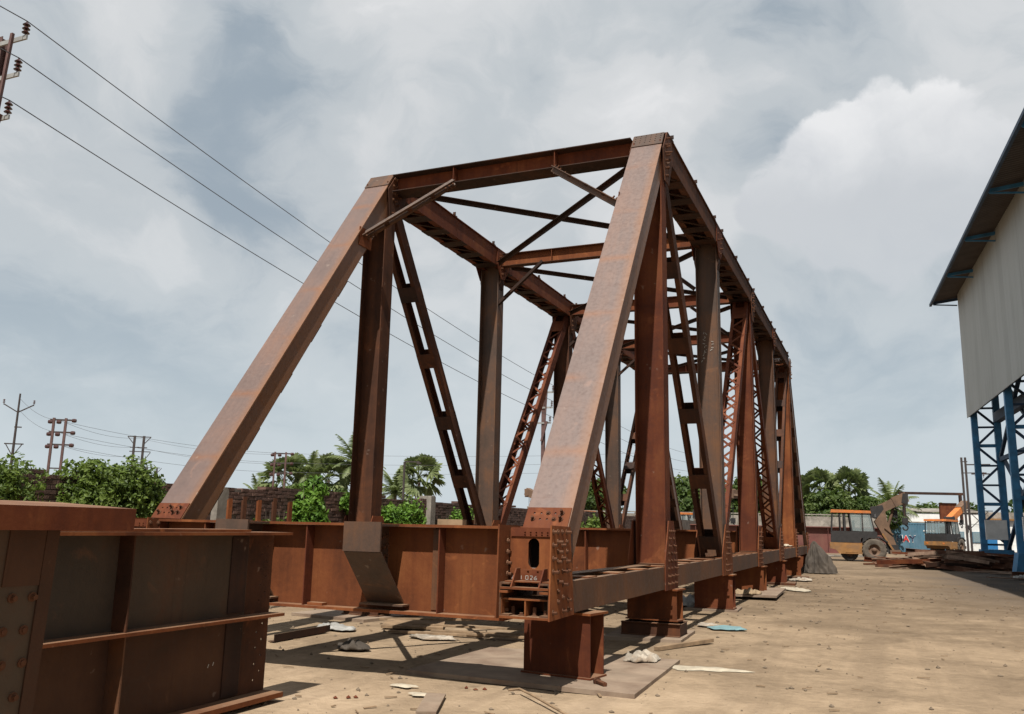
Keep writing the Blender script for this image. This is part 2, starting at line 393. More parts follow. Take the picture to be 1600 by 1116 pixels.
# ------------------------------------------------------------------ ground
def ground_mat():
    m, nt, b = new_mat('packed_earth'); k = NB(nt)
    v = k.coord('Position')
    big = k.noise(v, 0.10, 6, 0.62, 0.8); pat = k.noise(v, 0.42, 6, 0.64, 0.9); mid = k.noise(v, 1.7, 6, 0.64, 0.5); fine = k.noise(v, 9.0, 6, 0.7); grit = k.noise(v, 55.0, 3, 0.7)
    sx = k.nd('ShaderNodeSeparateXYZ'); g = k.nd('ShaderNodeNewGeometry'); k.L.new(g.outputs['Position'], sx.inputs[0])
    f = k.math('ADD', k.math('MULTIPLY', big, 0.30), k.math('MULTIPLY', pat, 0.34)); f = k.math('ADD', f, k.math('MULTIPLY', mid, 0.20)); f = k.math('ADD', f, k.math('MULTIPLY', fine, 0.16))
    # the trodden, sandier apron lies before the bridge; the yard behind is darker packed soil
    f = k.math('ADD', f, k.math('SUBTRACT', k.math('MULTIPLY', k.ramp(k.math('ADD', k.math('MULTIPLY', sx.outputs[1], 0.030), k.math('MULTIPLY', big, 0.4)), [(0.14, 1.0), (0.60, 0.0)]), 0.13), 0.065))
    col = k.ramp(f, [(0.37, (0.120, 0.086, 0.056)), (0.46, (0.195, 0.142, 0.093)), (0.54, (0.285, 0.210, 0.138)), (0.63, (0.375, 0.280, 0.190))])
    # wheel tracks along the yard
    vt = k.coord('Position', (1.0, 0.045, 1), (0, 0, 0.06))
    tr = k.noise(vt, 1.35, 6, 0.62, 0.25)
    col = k.mix(k.ramp(tr, [(0.42, 0.34), (0.54, 0.0)]), col, (0.150, 0.108, 0.072))
    # oil and rust stains
    st = k.noise(v, 0.75, 4, 0.55, 1.5); col = k.mix(k.ramp(st, [(0.66, 0.0), (0.76, 0.55)]), col, (0.085, 0.056, 0.036))
    # painted shade: earth colour darkened where the shed's shadow falls
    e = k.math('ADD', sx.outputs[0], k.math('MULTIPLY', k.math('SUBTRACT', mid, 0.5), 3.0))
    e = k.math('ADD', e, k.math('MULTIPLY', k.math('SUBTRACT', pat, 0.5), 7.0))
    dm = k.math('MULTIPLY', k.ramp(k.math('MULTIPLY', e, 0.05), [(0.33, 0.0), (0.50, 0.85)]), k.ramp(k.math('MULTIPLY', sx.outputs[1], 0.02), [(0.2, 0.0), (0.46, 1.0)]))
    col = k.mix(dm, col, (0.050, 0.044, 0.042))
    # chips and small refuse, in drifts
    dr = k.ramp(pat, [(0.48, 0.0), (0.62, 1.0)])
    sp = k.math('MULTIPLY', k.ramp(k.noise(v, 6.5, 2, 0.5), [(0.72, 0.0), (0.75, 0.7)]), dr); col = k.mix(sp, col, (0.085, 0.060, 0.042))
    sp2 = k.ramp(k.noise(v, 17.0, 2, 0.5), [(0.74, 0.0), (0.77, 0.4)]); col = k.mix(sp2, col, (0.42, 0.35, 0.26))
    k.L.new(col, b.inputs['Base Color']); b.inputs['Roughness'].default_value = 0.95; b.inputs['Specular IOR Level'].default_value = 0.12
    h = k.math('ADD', k.math('MULTIPLY', mid, 1.3), k.math('MULTIPLY', fine, 0.6)); h = k.math('ADD', h, k.math('MULTIPLY', grit, 0.15)); h = k.math('ADD', h, k.math('MULTIPLY', tr, 1.2))
    k.bump(h, 0.8, 0.06, b)
    return m
MAT['earth'] = ground_mat()
def gh(x, y):
    a = max(0.0, min(1.0, (y+9)/4.0))
    return 0.016*mnoise.noise(Vector((x*0.55, y*0.55, 0.3))) + 0.008*mnoise.noise(Vector((x*1.9, y*1.9, 4))) - 0.02
def axis_vals(lo, n0, n1, hi, step):
    v = [lo, lo*0.6+n0*0.4, lo*0.3+n0*0.7, lo*0.1+n0*0.9]
    k = int((n1-n0)/step)
    v += [n0 + (n1-n0)*i/k for i in range(k+1)]
    v += [hi*0.1+n1*0.9, hi*0.3+n1*0.7, hi*0.6+n1*0.4, hi]
    return v
xs = axis_vals(-900, -14, 22, 900, 0.3); ys = axis_vals(-300, -12, 60, 1500, 0.3)
vs = [(x, y, gh(x, y)) for y in ys for x in xs]; nx = len(xs)
fs = [(j*nx+i, j*nx+i+1, (j+1)*nx+i+1, (j+1)*nx+i) for j in range(len(ys)-1) for i in range(nx-1)]
g = MB(); g.v = vs; g.f = fs
go = g.build('ground', 'earth', smooth=True, fix=False); tag(go, 'packed brown earth of the fabrication yard', 'ground', kind='structure')

# ------------------------------------------------------------------ the truss bridge
P = 5.275; Y0 = -0.53; HX = 2.64
def ny(k): return Y0 + P*k
CB, CT = 0.75, 1.075        # bottom chord
TB, TT = 7.86, 8.30         # top chord
bridge = thing('truss_bridge', 'rusty steel through-truss railway bridge span standing on short steel stools', 'bridge', (0, 13, 0))
bridge_off = Matrix.Translation((0, -13, 0))
def bpart(mb, name, mat, parent=None, mtx=None, smooth=False, label=None):
    o = mb.build(name, mat, None, smooth)
    o.parent = parent or bridge
    if parent is None: o.matrix_parent_inverse = bridge_off
    else: o.matrix_parent_inverse = Matrix.Identity(4)
    if mtx is not None: o.matrix_basis = mtx
    if label: o['label'] = label
    return o
BOLT = None
def bolts(pts, normal, parent, name='bolt_cluster', r=0.016, h=0.045, world=True, mat='bolt'):
    """bolt heads with washers at points along a face"""
    mb = MB(); n = Vector(normal).normalized()
    for p in pts:
        p = Vector(p); hh = h*random.choice((0.5, 1.0, 1.0, 1.4))
        mb.cyl(p-n*0.004, p+n*0.008, r*1.7, 8); mb.cyl(p, p+n*hh, r, 6)
    o = mb.build(name, mat); o.parent = parent; o['kind'] = 'stuff'
    o.matrix_parent_inverse = Matrix.Identity(4)
    return o

# end posts: box of cover plate and two webs
def end_post(side, near):
    if near: a, b_ = (side*HX, -0.29, 0.92), (side*HX, 4.89, 8.08)
    else: a, b_ = (side*HX, ny(6)-0.0, 0.92), (side*HX, ny(5)-0.1, 8.08)
    m, L = frame(a, b_)
    sg = 1 if near else -1          # local y: for the near post z x x points up-forward or back
    yv = Vector((m[0][1], m[1][1], m[2][1]))
    front = -1 if (yv.y > 0) == near else 1
    mb = MB()
    mb.box(-0.259, 0.259, front*0.19, front*0.168, 0.62, L)       # cover plate
    for s in (-1, 1):
        mb.box(s*0.232, s*0.210, front*0.166, -front*0.17, 0.1, L)
        mb.box(s*0.232, s*0.12, -front*0.172, -front*0.19, 0.1, L)
    o = bpart(mb, 'end_post', 'post', None, m)
    # back battens
    for i in range(7):
        z = 1.1 + i*1.15
        bpart(MB().box(-0.23, 0.23, -front*0.192, -front*0.204, z, z+0.42), 'batten_plate', 'brown', o)
    # splice plate with drilled rows at the foot
    us = [-0.252 + 0.504*i/6 for i in range(7)]; us = [-0.252, -0.20, -0.12, -0.04, 0.04, 0.12, 0.20, 0.252]
    ws = [0.66, 0.79, 0.87, 0.95, 0.985]
    hl = {(i, j) for i in (1, 2, 3, 4, 5) for j in (1, 2)}
    mb = MB().holed(us, ws, hl, 0.013, front*0.012, lambda u, w, t: (u, front*0.192 + t, w))
    sp = bpart(mb, 'splice_plate', 'red', o)
    bolts([(-0.16, front*0.204, 0.83), (0.0, front*0.204, 0.91), (0.08, front*0.204, 0.83), (0.16, front*0.204, 0.91), (0.16, front*0.204, 0.83)], (0, front, 0), sp)
    # cap plate with rows of holes, bent over the top
    us = [-0.262 + 0.0874*i for i in range(7)]; ws = [L-0.28 + 0.07*i for i in range(6)]
    hl = {(i, j) for i in range(6) for j in range(1, 5)} if side > 0 or not near else set()
    mb = MB().holed(us, ws, hl, 0.011, front*0.012, lambda u, w, t: (u, front*0.193 + t, w))
    bpart(mb, 'cap_plate', 'scale', o)
    return o
for sd_ in (-1, 1):
    for nr in (True, False): end_post(sd_, nr)

# bottom chords: two webs and battens with openings between
for sd_ in (-1, 1):
    for k_ in range(6):
        y0, y1 = ny(k_)+(0.0 if k_ else -0.05), ny(k_+1)
        mb = MB()
        for s in (-1, 1):
            x = sd_*HX + s*0.262
            mb.box(x-0.011, x+0.011, y0, y1, CB, CT)
            mb.box(x-s*0.012, x-s*0.10, y0, y1, CT-0.018, CT-0.002); mb.box(x-s*0.012, x-s*0.10, y0, y1, CB+0.002, CB+0.018)
        o = bpart(mb, 'bottom_chord', 'grey' if sd_ > 0 else 'brown')
        n = 5
        for i in range(n):
            yc = y0+0.25 + (y1-y0-0.5)*i/(n-1)
            bpart(MB().box(sd_*HX-0.25, sd_*HX+0.25, yc-0.17, yc+0.17, CT, CT+0.012), 'batten_plate', 'orange', o)
# top chords: cover plate, webs, battens below
for sd_ in (-1, 1):
    for k_ in range(1, 5):
        y0, y1 = ny(k_)+(0.13 if k_ == 1 else 0.004), ny(k_+1)-(0.0 if k_ < 4 else 0.2)
        mb = MB(); x = sd_*HX
        mb.box(x-0.30, x+0.30, y0, y1, TT-0.02, TT)
        for s in (-1, 1):
            mb.box(x+s*0.250, x+s*0.272, y0, y1, TB, TT-0.022)
            mb.box(x+s*0.248, x+s*0.14, y0, y1, TB+0.001, TB+0.018)
        o = bpart(mb, 'top_chord', 'brown' if sd_ > 0 else 'red')
        for i in range(6):
            yc = y0+0.45+(y1-y0-0.9)*i/5
            bpart(MB().box(x-0.27, x+0.27, yc-0.16, yc+0.16, TB-0.014, TB-0.001), 'batten_plate', 'dark', o)
            if i < 5:
                mb = MB(); ym = yc+(y1-y0-0.9)/10
                mb.bar((x-0.2, ym-0.22, TB-0.008), (x+0.2, ym+0.22, TB-0.008), 0.06, 0.01)
                bpart(mb, 'lacing_bar', 'dark', o)
        # splice fishplate and lugs on the cover
        bpart(MB().box(x-0.28, x+0.28, y0+1.2, y0+1.8, TT+0.001, TT+0.014), 'splice_plate', 'brown', o)
        for i in range(3):
            yy = y0+0.3+i*2.1
            bpart(MB().box(x+0.27, x+0.33, yy, yy+0.02, TT+0.002, TT+0.07).box(x+0.28, x+0.30, yy, yy+0.16, TT+0.002, TT+0.02), 'lug', 'dark', o)
# verticals: wide H sections, web facing along the bridge
PM = {(1, 1): 'red', (1, 2): 'scale', (1, 3): 'red', (1, 4): 'grey', (1, 5): 'orange', (-1, 1): 'brown', (-1, 2): 'scale', (-1, 3): 'brown', (-1, 4): 'scale', (-1, 5): 'red'}
for sd_ in (-1, 1):
    for k_ in range(1, 6):
        m, L = frame((sd_*HX, ny(k_)+0.02, CT-0.1), (sd_*HX, ny(k_)+0.02, TB+0.2))
        mb = MB(); hw = 0.235
        mb.box(-hw+0.018, hw-0.018, -0.008, 0.008, 0, L)
        for s in (-1, 1): mb.box(s*hw, s*(hw-0.018), -0.17, 0.17, 0, L)
        o = bpart(mb, 'vertical_post', PM[(sd_, k_)], None, m)
        # flare at the head on the posts that carry no diagonal
        if k_ in (2, 4):
            for s in (-1, 1):
                bpart(MB().prism([(s*hw, L-0.75), (s*(hw+0.035), L-0.55), (s*(hw+0.035), L), (s*hw, L)], 'y', -0.12, 0.12), 'head_plate', 'dark', o)
        bpart(MB().box(-hw+0.02, hw-0.02, -0.13, -0.01, 0.12, 0.135), 'diaphragm', 'brown', o)
# diagonals
def diagonal(sd_, kt, kb, laced):
    s = 1 if kb > kt else -1
    top = Vector((sd_*HX, ny(kt)+s*0.14, TB-0.05)); bot = Vector((sd_*HX, ny(kb)-s*0.16, CT+0.02))
    m, L = frame(bot, top)
    mb = MB(); hw = 0.20; dep = 0.125 if not laced else 0.13
    for q in (-1, 1):
        mb.box(q*hw, q*(hw-0.012), -dep, dep, 0, L)
        for e in (-1, 1): mb.box(q*(hw-0.013), q*(hw-0.085), e*dep, e*(dep-0.014), 0, L)
    o = bpart(mb, 'diagonal', 'brown' if not laced else 'red', None, m)
    if not laced:
        for i in range(6):
            z = 0.30 + (L-0.9)*i/5
            for e in (-1, 1):
                bpart(MB().box(-hw+0.004, hw-0.004, e*(dep+0.001), e*(dep+0.013), z-0.02, z+0.30), 'batten_plate', 'brown' if i % 2 else 'dark', o)
    else:
        for e in (-1, 1):
            for z0_, z1_ in ((0.1, 0.55), (L-0.75, L-0.3)):
                bpart(MB().box(-hw+0.004, hw-0.004, e*(dep+0.001), e*(dep+0.012), z0_, z1_), 'batten_plate', 'red', o)
            n = 22; z0_ = 0.6; st = (L-1.4)/n
            for i in range(n):
                a = -1 if i % 2 else 1
                mb = MB(); mb.bar((a*(hw-0.04), e*(dep+0.007), z0_+i*st), (-a*(hw-0.04), e*(dep+0.007), z0_+(i+1)*st), 0.055, 0.011, (0, 1, 0))
                bpart(mb, 'lacing_bar', 'red', o)
for sd_ in (-1, 1):
    diagonal(sd_, 1, 2, False); diagonal(sd_, 3, 2, True); diagonal(sd_, 3, 4, True); diagonal(sd_, 5, 4, False)
# gussets
def gusset(pts, x, side, mat='orange', rows=None, t=0.016, name='gusset_plate'):
    mb = MB().prism(pts, 'x', x, x+side*t)
    o = bpart(mb, name, mat)
    if rows:
        b_ = []
        for (a, c, n) in rows:
            a, c = Vector(a), Vector(c)
            for i in range(n):
                if random.random() < 0.9: 
                    q = a.lerp(c, i/(n-1)); b_.append((x+side*t, q[0], q[1]))
        bo = bolts(b_, (side, 0, 0), o)
    return o
for sd_ in (-1, 1):
    for io in (-1, 1):                     # io=+1: plate on the outer face of the truss
        side = sd_*io; xo = sd_*HX + side*0.276
        for end in (0, 1):
            f = (lambda y: y) if not end else (lambda y: ny(6)+ny(0)-y)
            rows = [((f(-0.56+0.13*i), 1.58), (f(-0.62+0.15*i+0.07), 0.80), 9 if i % 2 else 7) for i in range(4)] if io*sd_ > 0 else None
            gusset([(f(-0.64), 0.725), (f(0.10), 0.735), (f(-0.04), 1.635), (f(-0.60), 1.645)], xo, side, 'orange', rows)
        for k_ in range(1, 6):
            y = ny(k_)
            wide = 0.62 if k_ in (2, 4) else 0.42
            rows = [((y-0.14+0.14*i, 1.60), (y-0.24+0.24*i, 0.82), 8) for i in range(3)] if io*sd_ > 0 else None
            gusset([(y-wide, CB-0.02), (y+wide, CB-0.02), (y+wide, CT+0.1), (y+0.17, 1.76), (y-0.17, 1.76), (y-wide, CT+0.1)], xo, side, 'orange' if k_ != 1 else 'red', rows)
            if k_ in (1, 3, 5):
                rows = [((y-0.02, 8.0), (y-0.02, 7.45), 5), ((y+0.25, 8.12), (y+0.12, 7.5), 5), ((y+0.06, 8.15), (y+0.06, 7.7), 4)] if io*sd_ > 0 else None
                gusset([(y+0.10, 8.285), (y-0.20, 7.88), (y-0.10, 7.34), (y+0.20, 7.34), (y+0.46, 7.84), (y+0.46, 8.285)], xo, side, 'brown', rows)
            else:
                rows = [((y-0.2, 8.1), (y-0.06, 7.7), 4), ((y+0.2, 8.1), (y+0.06, 7.7), 4)] if io*sd_ > 0 else None
                gusset([(y-0.36, 8.275), (y-0.36, 7.88), (y-0.09, 7.58), (y+0.09, 7.58), (y+0.36, 7.88), (y+0.36, 8.275)], xo, side, 'red', rows)

# cross girders
def cross_girder(k_):
    y = ny(k_) + (0.27 if k_ == 0 else -0.06 if k_ < 6 else -0.27)
    m = Matrix.Translation((0, y, 0)); hx = 2.335
    o = bpart(MB().box(-hx, hx, -0.008, 0.008, 0.712, 1.598), 'cross_girder', 'orange', None, m)
    for z0_, z1_ in ((1.60, 1.628), (0.68, 0.71)):
        bpart(MB().box(-hx-0.02, hx+0.02, -0.17, 0.17, z0_, z1_), 'flange', 'orange', o)
    for x in (-1.62, -0.13, 1.58) if k_ == 0 else (-1.6, -0.1, 1.6):
        for q in (-1, 1):
            mb = MB().box(x-0.007, x+0.007, q*0.009, q*0.155, 0.712, 1.598)
            bpart(mb, 'stiffener', 'red', o)
    if k_ == 0:
        bpart(MB().box(1.44, 1.55, -0.022, -0.010, 0.73, 1.58), 'filler_plate', 'grey', o)
    return o
for k_ in range(7):
    o = cross_girder(k_)
    if k_ == 0 or k_ == 6:
        q = -1 if k_ == 0 else 1
        for x in (-0.87, 0.87):
            mb = MB()
            mb.box(x-0.23, x+0.23, q*0.54, q*0.565, 1.335, 1.645)                       # front plate
            mb.box(x-0.22, x+0.22, q*0.172, q*0.538, 1.60, 1.625)                       # top flange
            mb.prism([(q*0.538, 1.345), (q*0.538, 1.325), (q*0.02, 0.775), (q*0.02, 0.80)], 'x', x-0.23, x+0.23)   # sloping flange
            mb.prism([(q*0.02, 0.82), (q*0.53, 1.36), (q*0.53, 1.595), (q*0.02, 1.595)], 'x', x-0.008, x+0.008)
            mb.box(x-0.24, x+0.30, q*0.015, q*0.16, 0.755, 0.774)
            br = bpart(mb, 'stringer_bracket', 'scale', o)
            bolts([(x+0.009, q*(0.09), 0.95+0.11*i) for i in range(6)]+[(x+0.009, q*0.17, 1.15+0.11*i) for i in range(4)], (1, 0, 0), br)
# rail stringers with bracing between
for x in (-0.87, 0.87):
    for k_ in range(6):
        y0 = ny(k_)+(0.47 if k_ == 0 else 0.14); y1 = ny(k_+1)-(0.26 if k_ < 5 else 0.47)
        mb = MB().box(x-0.007, x+0.007, y0, y1, 0.99, 1.57)
        for z0_, z1_ in ((1.572, 1.596), (0.965, 0.988)): mb.box(x-0.22, x+0.22, y0, y1, z0_, z1_)
        for i in range(3):
            yy = y0+(i+1)*(y1-y0)/4; mb.box(x-0.13, x+0.13, yy-0.006, yy+0.006, 0.992, 1.568)
        bpart(mb, 'stringer', 'brown')
for k_ in range(6):
    y0 = ny(k_)+0.5; y1 = ny(k_+1)-0.4; ym = (y0+y1)/2
    for a, c in (((-0.7, y0, 1.545), (0.7, ym-0.05, 1.545)), ((0.7, ym+0.05, 1.545), (-0.7, y1, 1.545)), ((0.7, y0+0.1, 1.53), (-0.7, ym-0.1, 1.53)), ((-0.7, ym+0.1, 1.53), (0.7, y1-0.1, 1.53))):
        bpart(MB().bar(a, c, 0.09, 0.01), 'stringer_brace', 'brown')
# top struts
def i_strut(y, z0, z1, wf, mat, matf):
    hx = HX-0.30
    o = bpart(MB().box(-hx, hx, -0.007, 0.007, z0+0.016, z1-0.016), 'top_strut', mat, None, Matrix.Translation((0, y, 0)))
    for a, b_ in ((z0, z0+0.015), (z1-0.015, z1)):
        bpart(MB().box(-hx, hx, -wf, wf, a, b_), 'flange', matf, o)
    for x in (-1.05, 0.95):
        bpart(MB().box(x-0.006, x+0.006, -wf*0.9, -0.008, z0+0.017, z1-0.017), 'stiffener', mat, o)
    return o
i_strut(4.86, 7.86, 8.20, 0.21, 'red', 'dark')
for k_ in (2, 3, 4): i_strut(ny(k_), 7.90, 8.22, 0.10, 'orange' if k_ == 2 else 'red', 'brown')
i_strut(ny(5)-0.1, 7.86, 8.20, 0.21, 'red', 'dark')
# top laterals (T sections)
for k_ in range(1, 5):
    for s in (-1, 1):
        a = Vector((s*-2.30, ny(k_)+0.35, 8.02)); c = Vector((s*2.30, ny(k_+1)-0.35, 8.02))
        z = 0.0 if s > 0 else -0.10
        mb = MB().bar(a+Vector((0, 0, z)), c+Vector((0, 0, z)), 0.15, 0.012).bar(a+Vector((0, 0, z-0.05)), c+Vector((0, 0, z-0.05)), 0.012, 0.088)
        bpart(mb, 'top_lateral', 'dark')
# knee braces (double angles)
def knee(a, c, mat='scale', w=0.075, gap=0.03):
    m, L = frame(a, c, (0, 1, 0))
    mb = MB()
    for s in (-1, 1):
        mb.box(s*gap, s*(gap+w), -0.006, 0.006, 0, L); mb.box(s*gap, s*(gap+0.010), 0.007, 0.085, 0, L)
    o = bpart(mb, 'knee_brace', mat, None, m)
    for i in range(1, 4): bpart(MB().box(-gap-0.012, gap+0.012, -0.02, 0.03, L*i/4-0.04, L*i/4+0.04), 'packing_plate', 'brown', o)
    pts = [(s*(gap+w*0.5), -0.006, z) for s in (-1, 1) for z in (0.06, 0.14, 0.22, L-0.06, L-0.14, L-0.22)]
    bolts(pts, (0, -1, 0), o)
for s in (-1, 1):
    knee((s*2.42, 3.90, 6.70), (s*0.98, 4.63, 7.83))
    mb = MB().box(s*2.405, s*2.393, 3.72, 4.12, 6.52, 6.86); bpart(mb, 'knee_plate', 'orange')
    for k_ in (2, 3, 4): 
        m, L = frame((s*2.40, ny(k_)-0.1, 6.92), (s*1.25, ny(k_)-0.1, 7.90), (0, 1, 0))
        bpart(MB().box(-0.05, 0.05, -0.006, 0.006, 0, L).box(-0.006, 0.006, 0.007, 0.08, 0, L), 'knee_brace', 'dark', None, m)

# end detail at the two near corners: diaphragm with slot, shelf, chord end cells
def corner(sd_):
    xc = sd_*HX
    y = -0.34
    mb = MB()
    # slotted diaphragm (x = xc-0.26..xc+0.26, z 1.12..1.50)
    n = 16; ring = []
    for q in range(n):
        th = 2*math.pi*(q+0.5)/n; cx, cz = math.cos(th)*0.062, math.sin(th)*0.062 + (0.09 if math.sin(th) > 0 else -0.09)
        ring.append((xc+cx, 1.36+cz))
    outer = []
    for q in range(n):
        th = 2*math.pi*(q+0.5)/n; ex, ez = math.cos(th), math.sin(th); mx = max(abs(ex), abs(ez)); outer.append((xc+0.262*ex/mx, 1.36+0.25*ez/mx))
    corn = [(xc+0.262, 1.61), (xc-0.262, 1.61), (xc-0.262, 1.11), (xc+0.262, 1.11)]
    for yy in (y, y+0.014):
        mb.add([(a, yy, c) for a, c in ring]+[(a, yy, c) for a, c in outer], [(q, (q+1) % n, n+(q+1) % n, n+q) for q in range(n)])
        for q in range(n):
            p0, p1 = outer[q], outer[(q+1) % n]
            if abs(p0[0]-p1[0]) > 1e-6 and abs(p0[1]-p1[1]) > 1e-6:
                kk = min(corn, key=lambda e: (e[0]-(p0[0]+p1[0])/2)**2+(e[1]-(p0[1]+p1[1])/2)**2)
                mb.add([(p0[0], yy, p0[1]), (p1[0], yy, p1[1]), (kk[0], yy, kk[1])], [(0, 1, 2)])
    mb.add([(a, y, c) for a, c in ring]+[(a, y+0.014, c) for a, c in ring], [(q, (q+1) % n, n+(q+1) % n, n+q) for q in range(n)])
    o = bpart(mb, 'end_diaphragm', 'orange')
    # top angle with holes
    us = [xc-0.25+0.5*i/6 for i in range(7)]
    mb = MB().holed([xc-0.25+0.0625*i for i in range(9)], [1.53, 1.555, 1.58, 1.62], {(i, j) for i in range(2, 7) for j in (0, 1)}, 0.0105, -0.012, lambda u, w, t: (u, y-0.003+t, w))
    bpart(mb, 'top_angle', 'red', o)
    # dark sheet added behind the slot to stand for the shade inside the box
    bpart(MB().box(xc-0.26, xc+0.26, 0.12, 0.132, CB, 1.60), 'dark_backing', 'dark', o)
    # shelf, wedge stiffeners, marked plate
    bpart(MB().box(xc-0.262, xc+0.262, -0.60, y-0.002, 1.010, 1.032), 'shelf', 'orange', o)
    for s in (-1, 1):
        bpart(MB().prism([(-0.58, 1.034), (y-0.004, 1.034), (y-0.004, 1.21), (-0.44, 1.21)], 'x', xc+s*0.15-0.007, xc+s*0.15+0.007), 'wedge_stiffener', 'red', o)
        bpart(MB().box(xc+s*0.262, xc+s*0.17, -0.61, -0.45, 0.975, 0.998), 'lip', 'orange', o)
    mk = bpart(MB().holed([xc-0.135+0.054*i for i in range(6)], [1.036, 1.08, 1.15, 1.195], {(1, 0), (3, 0), (1, 2), (3, 2)}, 0.013, -0.012, lambda u, w, t: (u, y-0.003+t, w)), 'marked_plate', 'red', o)
    if sd_ > 0:
        st = {'1': [((0, 0), (0, 1))], '0': [((0, 0), (0, 1)), ((0, 1), (.6, 1)), ((.6, 1), (.6, 0)), ((.6, 0), (0, 0))],
              '2': [((0, 1), (.6, 1)), ((.6, 1), (.6, .55)), ((.6, .55), (0, 0)), ((0, 0), (.6, 0))], '6': [((.5, 1), (0, .5)), ((0, .5), (0, 0)), ((0, 0), (.6, 0)), ((.6, 0), (.6, .45)), ((.6, .45), (0, .45))]}
        mb = MB()
        for i, ch in enumerate('1026'):
            for (a, c) in st[ch]:
                fx = lambda q: (xc-0.125+i*0.047+q[0]*0.045, y-0.0175, 1.098+q[1]*0.036)
                mb.bar(fx(a), fx(c), 0.003, 0.005)
        bpart(mb, 'chalk_number', 'chalk', o)
    # chord end: frame of two cells
    mb = MB()
    mb.box(xc-0.262, xc+0.262, -0.60, -0.05, 0.728, 0.752); mb.box(xc-0.250, xc+0.250, -0.56, -0.05, 0.905, 0.922)
    mb.box(xc-0.008, xc+0.008, -0.555, -0.05, 0.753, 0.904)
    for s in (-1, 1): mb.box(xc+s*0.262, xc+s*0.246, -0.57, -0.05, 0.753, 0.974)
    bpart(mb, 'chord_end', 'orange', o)
    bolts([(xc-0.17, -0.45, 0.753), (xc-0.06, -0.5, 0.753), (xc+0.07, -0.47, 0.753), (xc+0.19, -0.48, 0.753)], (0, 0, 1), o, h=0.06, r=0.02)
    bolts([(xc-0.255, -0.48, 0.80+0.09*i) for i in range(3)]+[(xc-0.255, -0.42, 1.15+0.11*i) for i in range(4)], (1, 0, 0), o)
corner(1); corner(-1)
# connection angles where the cross girder meets the inner gussets
for s in (-1, 1):
    mb = MB().box(s*2.348, s*2.332, -0.42, -0.29, 0.715, 1.6)
    o = bpart(mb, 'connection_angle', 'red')
    bolts([(s*2.325, -0.36, 0.85+0.12*i) for i in range(6)], (-s, 0, 0), o)
# chalk on a post
mb = MB()
random.seed(4)
for i in range(9):
    x = HX-0.10+random.uniform(-.02, .02); z = 5.3+i*0.075
    for q in range(2):
        a = (x+random.uniform(-.04, .04), ny(2)-0.0, z+random.uniform(-.02, .02)); c = (a[0]+random.uniform(-.04, .04), a[1], a[2]+random.uniform(-.05, .05))
        mb.bar(a, c, 0.003, 0.012)
for i in range(4):
    a = (HX+0.03+random.uniform(-.02, .03), ny(2)-0.0, 5.5+i*0.07); mb.bar(a, (a[0]+0.05, a[1], a[2]+random.uniform(-.04, .04)), 0.003, 0.012)
o = bpart(mb, 'chalk_writing', 'chalk'); o['kind'] = 'stuff'
# loose plate lying on the near bottom chord
# ------------------------------------------------------------------ stools and base plates under the bridge
def stool(x, y, w, d, h, label, rz=0.0, mat='red', z0=0.03, cap=True):
    t = thing('support_stool', label, 'steel support', (x, y, z0), rz, 'steel stools under the bridge')
    h = h-z0
    m = []
    MB().box(-w/2, w/2, -d/2, -d/2+0.018, 0.02, h-0.03).build('flange', mat, t)
    MB().box(-w/2, w/2, d/2-0.018, d/2, 0.02, h-0.03).build('flange', mat, t)
    MB().box(-0.01+w*0.2, 0.01+w*0.2, -d/2+0.019, d/2-0.019, 0.02, h-0.03).build('web', 'dark', t)
    MB().box(-w/2-0.02, w/2+0.02, -d/2-0.03, d/2+0.03, 0, 0.019).build('base_plate', mat, t)
    if cap:
        MB().box(w*0.05, w/2+0.03, -d/2-0.05, d/2+0.05, h-0.029, h-0.004).build('packing_plate', 'orange', t)
        MB().box(-w/2+0.02, w*0.03, -d/2-0.02, d/2+0.02, h-0.029, h-0.002).build('packing_plate', 'brown', t)
    return t
ORD = ['first', 'second', 'third', 'fourth', 'fifth', 'sixth', 'seventh']
stool(2.60, 0.72, 0.83, 0.34, 0.722, 'big rust-red steel stool carrying the nearest corner of the bridge', R(-9))
for k_ in range(1, 7):
    yy = ny(k_)+ (0.25 if k_ < 6 else -0.3)
    stool(2.60, yy, 0.80, 0.32, 0.735, '%s rusty steel stool from the near end under the right-hand truss' % ORD[k_], R(random.uniform(-8, 8)), ('red', 'orange')[k_ % 2], 0.25 if k_ == 1 else 0.03)
for k_ in range(0, 7):
    yy = ny(k_)+ (0.6 if k_ == 0 else 0.2 if k_ < 6 else -0.3)
    stool(-2.62, yy, 0.78, 0.32, 0.735, '%s rusty steel stool from the near end under the left-hand truss' % ORD[k_], R(random.uniform(-8, 8)), ('red', 'brown')[k_ % 2])
# channel frame under the second stool
t = thing('channel_frame', 'low rusty channel-iron frame under the second right-hand stool', 'steel frame', (2.58, 5.02, 0.0))
for yy in (-0.25, 0.25):
    MB().box(-0.46, 0.46, yy-0.008, yy+0.008, 0.035, 0.205).build('channel_web', 'brown', t)
    for z in (0.030, 0.21): MB().box(-0.46, 0.46, yy-0.04, yy+0.04, z, z+0.012).build('channel_flange', 'brown', t)
for x in (-0.45, 0.0, 0.45): MB().box(x-0.008, x+0.008, -0.24, 0.24, 0.045, 0.209).build('spacer', 'dark', t)
MAT['dustplate'] = plain('dusty_plate', (0.215, 0.160, 0.115), 0.9, var=0.2, scale=2.5, dirt=(0.10, 0.055, 0.035), dirt_amt=0.55, bump=0.1)
def flat_plate(pts, z0, z1, label, mat='dustplate'):
    o = MB().prism(pts, 'z', z0, z1).build('steel_plate', mat)
    return tag(o, label, 'steel plate')
flat_plate([(0.95, 0.10), (3.62, -0.06), (3.52, 2.5), (1.0, 2.3)], -0.02, 0.028, 'large dusty steel plate on the earth under the nearest bridge stool')
